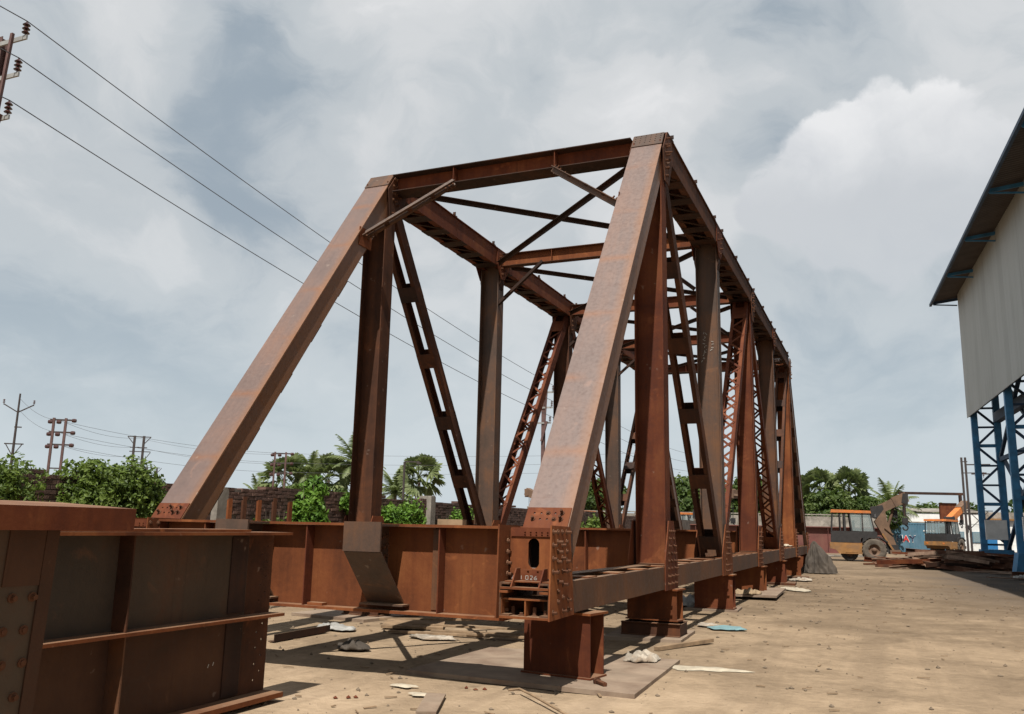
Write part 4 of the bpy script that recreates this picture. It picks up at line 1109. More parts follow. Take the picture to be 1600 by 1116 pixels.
# local: y axis runs along the wall (far end y=0, towards the camera y<0), x into the shed
EZ = 14.7; CZ = 7.9
cp = MB()
L_ = 40; bay = 9.0
for i in range(5):
    y1 = -i*bay-0.01; y0 = -(i+1)*bay+0.01
    for j in range(9):
        a = y1-(j+1)*1.0+0.006; b_ = y1-j*1.0
        mb = MB(); n = 8
        pts = [(a + (b_-a)*q/n, 0.018 if q % 2 else 0.0) for q in range(n+1)]
        zt = EZ+0.15; zb = CZ + (0.0)
        vs = [(-0.02-d, yy, zb) for yy, d in pts] + [(-0.02-d, yy, zt) for yy, d in pts]
        mb.add(vs, [(q, q+1, n+2+q, n+1+q) for q in range(n)])
        vs = [(0.0-d, yy, zb) for yy, d in pts] + [(0.0-d, yy, zt) for yy, d in pts]
        mb.add(vs, [(q, q+1, n+2+q, n+1+q) for q in range(n)])
        mb.add([(-0.02, pts[0][0], zb), (0, pts[0][0], zb), (0, pts[-1][0], zb), (-0.02, pts[-1][0], zb)], [(0, 1, 2, 3)])
        mb.build('cladding_panel', 'cladding', shed)
# roof: corrugated sheets rising to the ridge, with fascia
def roof_strip(y1, y0):
    mb = MB(); n = int((y1-y0)/0.11)
    for zo in (0.0, 0.03):
        vs = []
        for q in range(n+1):
            yy = y0+(y1-y0)*q/n; d = 0.028*(q % 2)
            vs += [(-1.30, yy, EZ-0.09+d+zo), (12.0, yy, EZ+2.1+d+zo)]
        mb.add(vs, [(2*q, 2*q+1, 2*q+3, 2*q+2) for q in range(n)])
    mb.add([(-1.30, y1, EZ-0.09), (12, y1, EZ+2.1), (12, y1, EZ+2.16), (-1.30, y1, EZ-0.03)], [(0, 1, 2, 3)])
    mb.build('roof_sheet', 'roofsheet', shed, fix=False)
for i in range(6): roof_strip(0.9-i*8.0, 0.9-(i+1)*8.0+0.02)
MB().box(-1.36, -1.24, -47, 0.95, EZ-0.24, EZ-0.10).build('eave_purlin', 'bluedark', shed)
MB().box(0.05, 0.16, -47, 0.9, EZ+0.02, EZ+0.12).build('purlin', 'bluedark', shed)
for i in range(6):
    y = 0.5-i*4.5*1.3
    MB().bar((-1.25, y, EZ-0.17), (0.05, y, EZ+0.0), 0.10, 0.14).bar((-1.2, y, EZ-0.25), (0.02, y, EZ-0.36), 0.06, 0.06).build('outrigger', 'blue' if i else 'bluedark', shed)
MB().box(12.0, 12.03, -45, 0, 0.5, EZ+2.0).build('rear_wall', 'cladding', shed)
for z in (CZ+0.05, 10.2, 12.6):
    MB().box(0.02, 0.12, -45, -0.05, z, z+0.12).build('girt', 'bluedark', shed)
MAT['paleconcrete'] = plain('pale_concrete', (0.72, 0.72, 0.70), 0.9, var=0.15, scale=2)
def column(y):
    xa, xb = 0.22, 1.30
    o = MB().box(xa-0.15, xa+0.15, y-0.13, y+0.13, 0.9, EZ).build('column_leg', 'blue', shed)
    MB().box(xb-0.16, xb+0.16, y-0.14, y+0.14, 0.9, EZ+0.2).build('column_leg', 'blue', shed)
    z = 1.2; i = 0
    while z < EZ-1.6:
        MB().box(xa+0.15, xb-0.16, y-0.05, y+0.05, z-0.05, z+(0.12 if i % 3 == 2 else 0.05)).build('rung', 'bluedark' if i % 3 != 2 else 'blue', shed)
        a, b_ = ((xa+0.1, y, z+0.1), (xb-0.1, y, z+0.95)) if i % 2 else ((xb-0.1, y, z+0.1), (xa+0.1, y, z+0.95))
        MB().bar(a, b_, 0.12, 0.08, (0, 1, 0)).build('lattice_bar', 'bluedark', shed)
        z += 1.02; i += 1
    MB().prism([(-0.15, 0.0), (1.7, 0.0), (1.5, 0.95), (0.02, 0.95)], 'y', y-0.45, y+0.45).build('base_shoe', 'blue', shed)
    MB().box(0.25, 1.25, y-0.62, y-0.47, 1.45, 2.45).build('grey_box', 'paleconcrete', shed)
for i in range(4): column(-0.6-i*9.0)
for i in range(3):
    y0 = -0.6-i*9.0; y1 = y0-9.0
    for (z0_, z1_) in ((0.9, 5.6), (5.6, 10.4)):
        MB().bar((1.28, y0-0.15, z0_), (1.28, y1+0.15, z1_), 0.16, 0.16).build('bracing', 'bluedark', shed)
        MB().bar((1.46, y1+0.15, z0_), (1.46, y0-0.15, z1_), 0.16, 0.16).build('bracing', 'bluedark', shed)
    MB().bar((1.30, y0-0.14, 5.6), (1.30, y1+0.14, 5.6), 0.18, 0.22).build('tie_beam', 'blue' if i else 'bluedark', shed)
    MB().bar((1.30, y0-0.14, 7.8), (1.30, y1+0.14, 7.8), 0.35, 0.5).build('crane_beam', 'bluedark', shed)

# ------------------------------------------------------------------ mobile cranes
MAT['c_orange'] = plain('crane_orange', (0.50, 0.150, 0.030), 0.55, var=0.2, dirt=(0.17, 0.09, 0.05), dirt_amt=0.5, scale=3)
MAT['c_yellow'] = plain('crane_dull_yellow', (0.235, 0.115, 0.036), 0.75, var=0.25, dirt=(0.15, 0.085, 0.045), dirt_amt=0.7, scale=3)
MAT['c_boom'] = plain('crane_boom', (0.135, 0.080, 0.048), 0.75, var=0.3, dirt=(0.09, 0.055, 0.04), dirt_amt=0.6, scale=2)
MAT['c_black'] = plain('crane_black', (0.022, 0.020, 0.020), 0.6, var=0.3)
MAT['rubber'] = plain('dusty_rubber', (0.085, 0.070, 0.055), 0.95, var=0.4, scale=5)
MAT['rubberdark'] = plain('rubber', (0.022, 0.020, 0.019), 0.9, var=0.3)
def glass_mat():
    m, nt, b = new_mat('cab_glass'); b.inputs['Base Color'].default_value = (0.35, 0.42, 0.42, 1); b.inputs['Roughness'].default_value = 0.08
    b.inputs['Alpha'].default_value = 0.26; b.inputs['Specular IOR Level'].default_value = 0.6
    return m
MAT['glass'] = glass_mat()
def wheel(t, x, y, r, w, dusty=True):
    prof = [(r*0.50, -w*0.42), (r*0.80, -w*0.5), (r*0.95, -w*0.45), (r, -w*0.28), (r, w*0.28), (r*0.95, w*0.45), (r*0.80, w*0.5), (r*0.50, w*0.42)]
    ty = MB().lathe(prof, (x, y, r), 'y', 28).build('wheel', 'rubber' if dusty else 'rubberdark', t, True)
    mb = MB()
    for i in range(22):
        a = 6.283*i/22; ca, sa = math.cos(a), math.sin(a)
        mb.bar((x+ca*r*1.0, y-w*0.46, r+sa*r*1.0), (x+math.cos(a+0.14)*r*1.0, y, r+math.sin(a+0.14)*r*1.0), 0.07*r, 0.05*r, (ca, 0, sa))
        mb.bar((x+math.cos(a+0.14)*r, y, r+math.sin(a+0.14)*r), (x+ca*r, y+w*0.46, r+sa*r), 0.07*r, 0.05*r, (ca, 0, sa))
    mb.build('tread', 'rubber' if dusty else 'rubberdark', ty)
    MB().lathe([(0.0, -w*0.30), (r*0.18, -w*0.32), (r*0.20, -w*0.12), (r*0.42, -w*0.10), (r*0.52, -w*0.40), (r*0.55, -w*0.40), (r*0.55, w*0.40), (r*0.42, w*0.1), (0.0, w*0.1)], (x, y, r), 'y', 20).build('rim', 'c_boom', ty, True)
def hook(t, x, y, z0, z1):
    mb = MB().cyl((x-0.05, y, z0), (x-0.05, y, z1+0.55), 0.015, 5).cyl((x+0.05, y, z0), (x+0.05, y, z1+0.55), 0.015, 5)
    mb.build('hoist_rope', 'c_black', t)
    h = MB().box(x-0.15, x+0.15, y-0.11, y+0.11, z1+0.18, z1+0.6).cyl((x, y-0.13, z1+0.4), (x, y+0.13, z1+0.4), 0.16, 12)
    pts = [(x+0.14*math.sin(a)*1.0, y, z1 + 0.0 - 0.14*math.cos(a) + 0.02) for a in [R(v) for v in range(200, -110, -30)]]
    h.tube([(x, y, z1+0.2)] + pts[1:], 0.045, 6)
    h.build('hook_block', 'c_black', t)
def crane(x, y, rz, label, sc=1.0, lowboom=False):
    t = thing('mobile_crane', label, 'mobile crane', (x, y, 0), rz, 'mobile cranes in the yard'); t.scale = (sc, sc, sc)
    # rear is -x, boom over +x ; y = -1.1 is the side seen
    wheel(t, 1.22, -0.92, 0.68, 0.46); wheel(t, 1.22, 0.92, 0.68, 0.46)
    wheel(t, -0.15, -0.70, 0.48, 0.34, False); wheel(t, -0.15, 0.70, 0.48, 0.34, False)
    mb = MB(); mb.prism([(-1.25, 0.72), (-0.95, 0.66), (-0.75, 0.42), (0.55, 0.42), (0.62, 1.05), (-1.25, 1.08)], 'y', -1.05, 1.05)
    ch = mb.build('chassis', 'c_yellow', t)
    MB().box(0.5, 2.6, -0.5, 0.5, 0.55, 1.0).build('front_frame', 'c_black', t)
    MB().box(2.1, 2.7, -0.8, 0.8, 0.45, 0.70).build('front_bumper', 'c_boom', t)
    MB().prism([(0.56, 1.06), (0.62, 1.35), (0.95, 1.48), (1.55, 1.48), (1.98, 1.2), (2.0, 1.1), (1.60, 1.36), (0.95, 1.38), (0.72, 1.2)], 'y', -1.14, -0.68).build('mudguard', 'c_black', t)
    MB().prism([(0.56, 1.06), (0.62, 1.35), (0.95, 1.48), (1.55, 1.48), (1.98, 1.2), (2.0, 1.1), (1.60, 1.36), (0.95, 1.38), (0.72, 1.2)], 'y', 0.68, 1.14).build('mudguard', 'c_black', t)
    # cab: lower panels, pillars, roof, panes
    cab = MB().prism([(-1.16, 1.09), (1.45, 1.50), (1.42, 1.74), (-1.14, 1.76)], 'y', -0.98, 0.98).build('cab_body', 'c_black', t)
    MB().box(-1.16, 0.5, -0.99, 0.99, 1.085, 1.45).build('side_panel', 'c_black', cab)
    for px, lean in ((-1.13, 0.10), (-0.62, 0.0), (-0.36, 0.0), (0.02, -0.10), (0.62, 0.02), (1.30, -0.22)):
        for s in (-1, 1):
            MB().bar((px, s*0.95, 1.72), (px+lean, s*0.92, 2.86), 0.07 if px != -0.36 else 0.12, 0.07, (0, 1, 0)).build('pillar', 'c_black', cab)
    for s in (-1, 1):
        MB().prism([(0.06, 1.78), (0.60, 1.76), (0.62, 2.82), (-0.04, 2.82)], 'y', s*0.945, s*0.955).build('pane', 'glass', cab)
        MB().prism([(0.68, 1.76), (1.24, 1.76), (1.06, 2.82), (0.68, 2.82)], 'y', s*0.945, s*0.955).build('pane', 'glass', cab)
    MB().prism([(1.31, 1.78), (1.32, 1.78), (1.12, 2.82), (1.11, 2.82)], 'y', -0.86, 0.86).build('windscreen', 'glass', cab)
    MB().prism([(-1.12, 1.80), (-1.11, 1.80), (-1.03, 2.80), (-1.04, 2.80)], 'y', -0.86, 0.86).build('rear_window', 'glass', cab)
    MB().box(0.1, 0.55, -0.3, 0.25, 1.6, 1.85).box(0.1, 0.22, -0.3, 0.25, 1.86, 2.4).build('seat', 'c_black', cab)
    roof = MB().prism([(-1.14, 2.86), (1.15, 2.83), (1.12, 2.98), (-1.10, 3.04)], 'y', -1.02, 1.02).build('roof', 'c_orange', cab)
    # mast and boom
    mst = MB()
    for s in (-1, 1):
        mst.prism([(1.35, 2.35), (1.95, 3.15), (2.05, 2.4), (2.55, 0.8), (2.1, 0.7), (1.75, 1.6)], 'y', s*0.42-0.04, s*0.42+0.04)
    mst.build('mast', 'c_boom', t)
    MB().bar((1.75, -0.55, 1.65), (2.45, -0.62, 0.42), 0.10, 0.10).bar((1.75, 0.55, 1.65), (2.45, 0.62, 0.42), 0.10, 0.10).build('stay', 'c_yellow', t)
    MB().bar((1.9, -0.5, 2.0), (2.35, -0.5, 1.6), 0.07, 0.07).bar((2.0, 0.5, 1.5), (2.3, 0.5, 2.0), 0.07, 0.07).build('hose_frame', 'c_boom', t)
    # knuckle + telescopic boom
    MB().prism([(1.18, 2.60), (1.75, 2.50), (2.0, 2.75), (1.85, 3.35), (1.2, 3.25)], 'y', -0.36, 0.36).build('boom_pivot', 'c_black', t)
    a, b_ = Vector((1.4, 0, 2.95)), (Vector((3.15, 0, 3.82)) if not lowboom else Vector((4.7, 0, 4.55)))
    bo = MB().bar(a, b_, 0.56, 0.52).build('boom', 'c_boom' if not lowboom else 'c_orange', t)
    MB().bar(a.lerp(b_, 0.62)+Vector((0, 0, 0.03)), b_+Vector((0.1, 0, 0.04)), 0.62, 0.60).build('boom_collar', 'c_boom', bo)
    hd = (b_.x-3.15, b_.z-3.82)
    MB().prism([(p[0]+hd[0], p[1]+hd[1]) for p in ((2.92, 3.52), (3.28, 3.38), (3.32, 4.05), (3.02, 4.06))], 'y', -0.34, 0.34).build('boom_head', 'c_black' if not lowboom else 'c_boom', bo)
    MB().cyl((1.9, 0, 1.4), (2.5, 0, 3.25), 0.085, 10).build('hydraulic_ram', 'c_boom', t)
    hook(t, 2.55+hd[0], 0.15, 3.45+hd[1], 2.45); hook(t, 3.08+hd[0], -0.1, 3.6+hd[1], 2.0)
    # lamps, number patch, tank
    MB().box(-1.262, -1.25, -0.85, -0.65, 0.85, 0.98).build('tail_lamp', 'c_orange', ch); MB().box(-1.262, -1.25, 0.65, 0.85, 0.85, 0.98).build('tail_lamp', 'c_orange', ch)
    MB().box(-0.4, 0.3, -1.062, -1.052, 0.5, 0.98).build('access_door', 'c_yellow', ch)
    MB().cyl((1.35, -1.02, 2.75), (1.35, -1.10, 2.55), 0.10, 10).build('mirror', 'c_black', cab)
    return t
crane(4.05, 49.3, R(4), 'dusty orange and yellow mobile crane with raised boom and hanging hooks, beyond the tarpaulin', 1.0)
crane(10.7, 80.0, R(60), 'second orange mobile crane partly hidden behind the scrap steel heap', 1.0, True)
crane(-9.2, 63, R(-20), 'orange-roofed mobile crane glimpsed through the far end of the right truss', 1.0, True)
crane(-15.5, 55, R(170), 'orange mobile crane glimpsed between the truss diagonals', 0.95, True)

# ------------------------------------------------------------------ containers, cabins, far structures
MAT['bluebox'] = plain('container_blue', (0.060, 0.140, 0.195), 0.6, var=0.2, scale=1.5, dirt=(0.10, 0.15, 0.19), dirt_amt=0.5)
MAT['white'] = plain('white_paint', (0.66, 0.66, 0.64), 0.6, var=0.1, scale=1.5, dirt=(0.42, 0.38, 0.33), dirt_amt=0.4)
MAT['redpaint'] = plain('red_paint', (0.50, 0.03, 0.03), 0.5)
MAT['navy'] = plain('navy_paint', (0.03, 0.04, 0.08), 0.5)
MAT['window'] = plain('dark_pane', (0.03, 0.035, 0.04), 0.15)
MAT['tank'] = plain('blue_tank', (0.02, 0.13, 0.30), 0.5, var=0.15)
def corrugated(name, parent, mat, L, h, y, z0, n=24, d=0.035):
    mb = MB(); vs = []
    for q in range(n*2+1):
        x = -L/2 + L*q/(n*2); o = d if (q//1) % 2 else 0.0
        vs += [(x, y-o, z0), (x, y-o, z0+h)]
    mb.add(vs, [(2*q, 2*q+2, 2*q+3, 2*q+1) for q in range(n*2)]); return mb.build(name, mat, parent, fix=False)
def container(x, y, rz, L, label, mat, h=2.5, w=2.4):
    t = thing('shipping_container', label, 'container', (x, y, 0), rz)
    MB().box(-L/2+0.06, L/2-0.06, -w/2+0.08, w/2-0.05, 0.12, h-0.06).build('body', mat, t)
    corrugated('side_panel', t, mat, L-0.16, h-0.3, -w/2+0.04, 0.18)
    for sx in (-1, 1):
        for sy in (-1, 1): MB().box(sx*L/2, sx*(L/2-0.12), sy*w/2, sy*(w/2-0.12), 0, h).build('corner_post', mat, t)
    for z in (0.08, h-0.1):
        MB().box(-L/2+0.12, L/2-0.12, -w/2, -w/2+0.10, z-0.06, z+0.08).build('rail', mat, t)
    return t
def text_mesh(body, size, parent, mat, loc, rot=(math.pi/2, 0, 0), name='lettering', ext=0.004):
    cu = bpy.data.curves.new(name, 'FONT'); cu.body = body; cu.size = size; cu.extrude = ext; cu.offset = 0.02*size
    tmp = bpy.data.objects.new(name, cu); COL.objects.link(tmp)
    dg = bpy.context.evaluated_depsgraph_get(); me = bpy.data.meshes.new_from_object(tmp.evaluated_get(dg))
    bpy.data.objects.remove(tmp); o = bpy.data.objects.new(name, me); me.materials.clear(); me.materials.append(MAT[mat]); COL.objects.link(o)
    o.parent = parent; o.location = loc; o.rotation_euler = rot; return o
hy = container(8.1, 84.5, R(14), 6.1, 'blue shipping container with HAY lettering behind the crane hooks', 'bluebox', 2.75)
for i, (ch, col) in enumerate((('H', 'navy'), ('A', 'redpaint'), ('Y', 'navy'))):
    text_mesh(ch, 0.92, hy, 'white', (-1.50+i*0.60-0.03, -1.212, 0.92), name='letter_outline')
    text_mesh(ch, 0.80, hy, col, (-1.50+i*0.60, -1.225, 0.97), name='letter')
for i in range(4): MB().box(0.95+i*0.28, 1.15+i*0.28, -1.222, -1.212, 1.95, 2.05).build('small_print', 'white', hy)
for i in range(2): MB().box(1.05+i*0.55, 1.25+i*0.55, -1.222, -1.212, 1.62, 1.72).build('small_print', 'white', hy)
t = thing('white_building', 'low white-walled building with flat roof behind the blue container', 'building', (10.0, 96, 0), R(14))
MB().box(-5.2, 6.0, 0, 6, 0, 3.9).build('wall', 'white', t)
MB().prism([(-0.12, 4.02), (6.5, 4.5), (6.5, 4.62), (-0.12, 4.12)], 'x', -5.6, 6.4).build('roof', 'concrete', t)
MB().box(-5.2, 6.0, -0.05, -0.002, 2.85, 3.0).build('band', 'concrete', t)
for x in (-3.4, 0.0, 3.2):
    f = MB().box(x-0.6, x+0.6, -0.04, -0.003, 1.2, 2.4).build('window', 'window', t)
# white containers / cabins
wc = container(13.2, 88.0, R(14), 3.4, 'white site cabin with pale windows beside the blue column', 'white', 2.9)
for x in (-0.95, 0.62):
    f = MB().box(x-0.42, x+0.42, -1.26, -1.205, 1.0, 2.0).build('window', 'bluebox', wc); MB().box(x-0.36, x+0.36, -1.272, -1.262, 1.06, 1.94).build('pane', 'glass', f)
t = thing('white_building', 'long white single-storey building behind the blue lattice columns', 'building', (20.5, 100, 0), R(12))
MB().box(-5.5, 9.0, 0, 5, 0, 3.3).build('wall', 'white', t)
MB().box(-5.8, 9.3, -0.4, 5.3, 3.31, 3.5).build('roof', MAT['c_yellow'], t)
MB().box(-5.5, 9.0, 1.0, 4.5, 3.52, 4.2).build('parapet', 'concrete', t)
for x in (-3.6, -1.0, 1.4, 4.0, 6.6):
    f = MB().box(x-0.55, x+0.55, -0.05, -0.003, 1.3, 2.4).build('window', 'white', t)
    MB().box(x-0.48, x-0.02, -0.062, -0.052, 1.36, 2.34).build('pane', 'window', f); MB().box(x+0.02, x+0.48, -0.062, -0.052, 1.36, 2.34).build('pane', 'window', f)
t = thing('water_tank', 'small bright blue tank at the foot of the blue column', 'tank', (13.1, 66, 0))
MB().box(-0.5, 0.5, -0.5, 0.5, 0.35, 1.6).build('tank_body', 'tank', t); MB().box(-0.54, 0.54, -0.54, 0.54, 1.61, 1.7).build('lid', 'bluedark', t)
for x in (-0.35, 0.35): MB().box(x-0.1, x+0.1, -0.45, 0.45, 0, 0.349).build('foot', 'bluedark', t)
# gantry frame behind crane
t = thing('gantry_frame', 'thin dark gantry frame with a long top beam above the crane booms', 'gantry', (10.5, 88, 0), R(22))
MB().box(-3.3, 3.0, -0.12, 0.12, 5.55, 5.8).build('top_beam', 'dark', t)
for x in (-2.85, 2.75): MB().box(x-0.12, x+0.12, -0.12, 0.12, 0, 5.54).build('leg', 'dark', t)
MB().box(0.9, 2.6, 0.5, 0.7, 2.0, 4.8).build('panel', 'red', t)
# poles near the shed
t = thing('power_pole', 'dark lattice pole left of the first blue column', 'power pole', (11.4, 60.9, 0))
for x in (-0.12, 0.12): MB().box(x-0.07, x+0.07, -0.06, 0.06, 0, 7.1).build('pole', 'poledark', t)
for z in (6.0, 6.8): MB().box(-0.2, 1.4 if z < 6.5 else 0.25, -0.04, 0.04, z-0.03, z+0.03).build('cross_arm', 'poledark', t)
for x in (0.7, 1.2):
    mb = MB(); insulator(mb, (x, 0, 5.75), 0.25, 0.08); mb.build('insulator', 'porcelain', t)
MB().bar((0, 0, 3.4), (1.3, 0, 2.0), 0.05, 0.05).bar((0, 0, 2.0), (1.3, 0, 3.3), 0.05, 0.05).box(-0.1, 1.6, -0.03, 0.03, 3.32, 3.38).build('bracing', 'poledark', t)
t = thing('power_pole', 'reddish pole seen through the first blue column', 'power pole', (13.7, 75.9, 0))
MB().cyl((0, 0, 0), (0, 0, 9.1), 0.16, 8, 0.11).build('pole', 'pole', t); MB().box(-0.9, 0.9, -0.05, 0.05, 7.6, 7.7).build('cross_arm', 'poledark', t); MB().box(-0.6, 0.8, -0.05, 0.05, 6.8, 6.9).build('cross_arm', 'poledark', t)
# far concrete wall and the brown box girders stacked before it
t = thing('concrete_wall', 'low weathered concrete boundary wall beyond the brown girder', 'wall', (-6, 72, 0), R(10))
for i in range(9):
    MB().box(-20+i*3.6+0.02, -20+(i+1)*3.6-0.02, -0.09, 0.09, 0, 3.02).build('panel', 'concrete', t)
    MB().box(-20+i*3.6-0.12, -20+i*3.6+0.12, -0.16, 0.16, 0, 3.12).build('post', 'concrete', t)
MB().box(-20, 12.4, -0.14, 0.14, 3.13, 3.22).build('coping', 'concrete', t)
MAT['maroon'] = plain('maroon_primer', (0.125, 0.042, 0.034), 0.7, var=0.25, scale=1.0, dirt=(0.16, 0.09, 0.06), dirt_amt=0.4)
t = thing('plate_girder', 'long maroon girder lying before the far concrete wall', 'girder', (1.5, 58.5, 0), R(8))
MB().box(-9, 4.5, -0.02, 0.02, 0.25, 2.0).build('web', 'maroon', t)
for z in (0.2, 2.0): MB().box(-9, 4.5, -0.3, 0.3, z, z+0.06).build('flange', 'maroon', t)
for i in range(9): MB().box(-8.6+i*1.55-0.012, -8.6+i*1.55+0.012, -0.26, -0.021, 0.262, 1.998).build('stiffener', 'maroon', t)
MB().box(2.3, 2.5, -0.32, -0.305, 0.5, 0.8).build('tag_plate', 'white', t)
MB().box(-9, 4.5, -0.5, 0.4, 0.0, 0.1).build('skid', 'concrete', t)

# ------------------------------------------------------------------ tarpaulin
MAT['tarp'] = plain('tarpaulin', (0.045, 0.036, 0.028), 0.85, var=0.3, scale=3, dirt=(0.085, 0.066, 0.050), dirt_amt=0.5)
def tarp(x, y, label):
    random.seed(5)
    n, m_ = 110, 34; mb = MB(); vs = []
    for j in range(m_+1):
        u = j/m_
        for i in range(n):
            a = 6.283*i/n; ca, sa = math.cos(a), math.sin(a)
            ang_r = 1.0 + 0.28*math.cos(a-0.3) + 0.12*math.cos(3*a+1)
            prof = 0.05 + 0.60*(u**0.95)*ang_r
            crease = abs(mnoise.noise(Vector((ca*2.3, sa*2.3, u*1.1)))) + 0.6*abs(mnoise.noise(Vector((ca*5, sa*5, u*2.4+3)))) + 0.3*abs(mnoise.noise(Vector((ca*10, sa*10, u*5+9))))
            fold = 1 + (0.75*crease-0.25 + 0.08*math.sin(a*11))*(0.2+0.8*u)
            z = 1.22*(1-u**1.15)*(1.0 + 0.25*math.cos(a*2+0.9)*u) + 0.16*mnoise.noise(Vector((ca*2.5, sa*2.5, u*4)))*(1-u*0.6)
            if u > 0.94: z = max(0.01, z*0.4)
            vs.append((prof*fold*ca+0.10*u-0.12, prof*0.9*fold*sa, max(z, 0.004)))
    vs.append((-0.12, 0.0, 1.27)); top = len(vs)-1
    fs = [(j*n+i, j*n+(i+1) % n, (j+1)*n+(i+1) % n, (j+1)*n+i) for j in range(m_) for i in range(n)] + [(top, (i+1) % n, i) for i in range(n)]
    mb.add(vs, fs); o = mb.build('tarpaulin', 'tarp', None, True); o.location = (x, y, 0); o.scale = (0.95, 1.0, 1.0); return tag(o, label, 'tarpaulin')
tarp(3.32, 30.0, 'grey-brown tarpaulin draped over equipment at the far end of the bridge')

# ------------------------------------------------------------------ scrap heap near shed
random.seed(77)
MAT['scrap1'] = rust_mat('scrap_rust', (0.055, 0.030, 0.022), (0.11, 0.052, 0.034), (0.21, 0.115, 0.075), 0.5)
MAT['scrap2'] = rust_mat('scrap_pale', (0.10, 0.065, 0.048), (0.19, 0.125, 0.09), (0.29, 0.205, 0.15), 0.5)
def scrap(x, y, z, L, w, th, rz, tilt, roll, kind, mat, label, group):
    mb = MB()
    if kind == 0: mb.prism([(-L/2, -w/2), (L/2, -w/2*0.8), (L/2*0.93, w/2), (-L/2*0.96, w/2*0.9)], 'z', -th/2, th/2)
    elif kind == 1:
        mb.box(-L/2, L/2, -0.008, 0.008, -w/2, w/2)
        for s in (-1, 1): mb.box(-L/2, L/2, -w*0.35, w*0.35, s*(w/2+0.012)-0.011, s*(w/2+0.012)+0.011)
    else:
        mb.box(-L/2, L/2, -w/2, w/2, -0.008, 0.008); mb.box(-L/2, L/2, -w/2, -w/2+0.016, 0.009, w*0.45)
    o = mb.build(('steel_plate', 'steel_beam', 'steel_angle')[kind], mat)
    o.location = (x, y, z); o.rotation_euler = (roll, tilt, rz)
    return tag(o, label, ('steel plate', 'steel beam', 'steel angle')[kind], group)
HEAP = []
def nth(i): return '%d%s' % (i, 'th' if 10 <= i % 100 <= 20 else {1: 'st', 2: 'nd', 3: 'rd'}.get(i % 10, 'th'))
KN = ('plate', 'beam', 'angle iron')
for layer, (z, cnt) in enumerate(((0.05, 40), (0.20, 36), (0.38, 30), (0.58, 20))):
    for i in range(cnt):
        sh = 1-layer*0.17
        x = 9.4 + random.uniform(-3.2, 4.4)*sh; y = 41.0 + random.uniform(-3.6, 3.6)*sh
        kd = random.choice((0, 0, 0, 1, 2, 2))
        o = scrap(x, y, z+random.uniform(0, 0.14), random.uniform(1.2, 4.0), random.uniform(0.12, 0.5) if kd != 1 else random.uniform(0.10, 0.2), random.choice((0.015, 0.025, 0.05)), R(random.gauss(4, 20)), R(random.gauss(0, 4)), R(random.gauss(0, 9)), kd,
              random.choice(('scrap1', 'scrap1', 'scrap2', 'red', 'brown', 'dark')), 'x', 'scrap steel heap')
        HEAP.append((kd, layer, x, o))
for kd in range(3):
    for layer in range(4):
        row = sorted([h for h in HEAP if h[0] == kd and h[1] == layer], key=lambda h: h[2])
        for i, h in enumerate(row):
            h[3]['label'] = 'rusty %s, %s from the left in the %s layer of the scrap heap' % (KN[kd], nth(i+1), ('bottom', 'second', 'third', 'top')[layer])
OFF = []
for i in range(26):
    x = random.uniform(9.3, 14.5); y = random.uniform(26, 38)
    OFF.append((y, scrap(x, y, 0.05, random.uniform(1.0, 2.8), random.uniform(0.2, 0.55), 0.025, R(random.uniform(-30, 40)), R(random.uniform(-2, 2)), 0, 0, random.choice(('scrap1', 'scrap2')), 'x', 'offcuts in the shade of the shed')))
for i, (yy, o) in enumerate(sorted(OFF, key=lambda q: q[0])): o['label'] = 'loose steel offcut on the ground shaded by the shed, %s nearest' % nth(i+1)
for i in range(6):
    scrap((13.6, 13.2, 13.8, 13.4, 12.9, 13.6)[i], (32.6, 33.0, 32.3, 32.8, 45.0, 44.5)[i], (0.12, 0.12, 0.34, 0.55, 0.12, 0.32)[i], 5.5-0.4*i, 0.17, 0.03, R((2, 5, -3, 4, 4, 9)[i]), 0, 0, 1, ('brown', 'scrap1')[i % 2], 'long rusty beam before the blue column feet, %s of six counted upward' % nth(i+1), 'beams stacked before the columns')

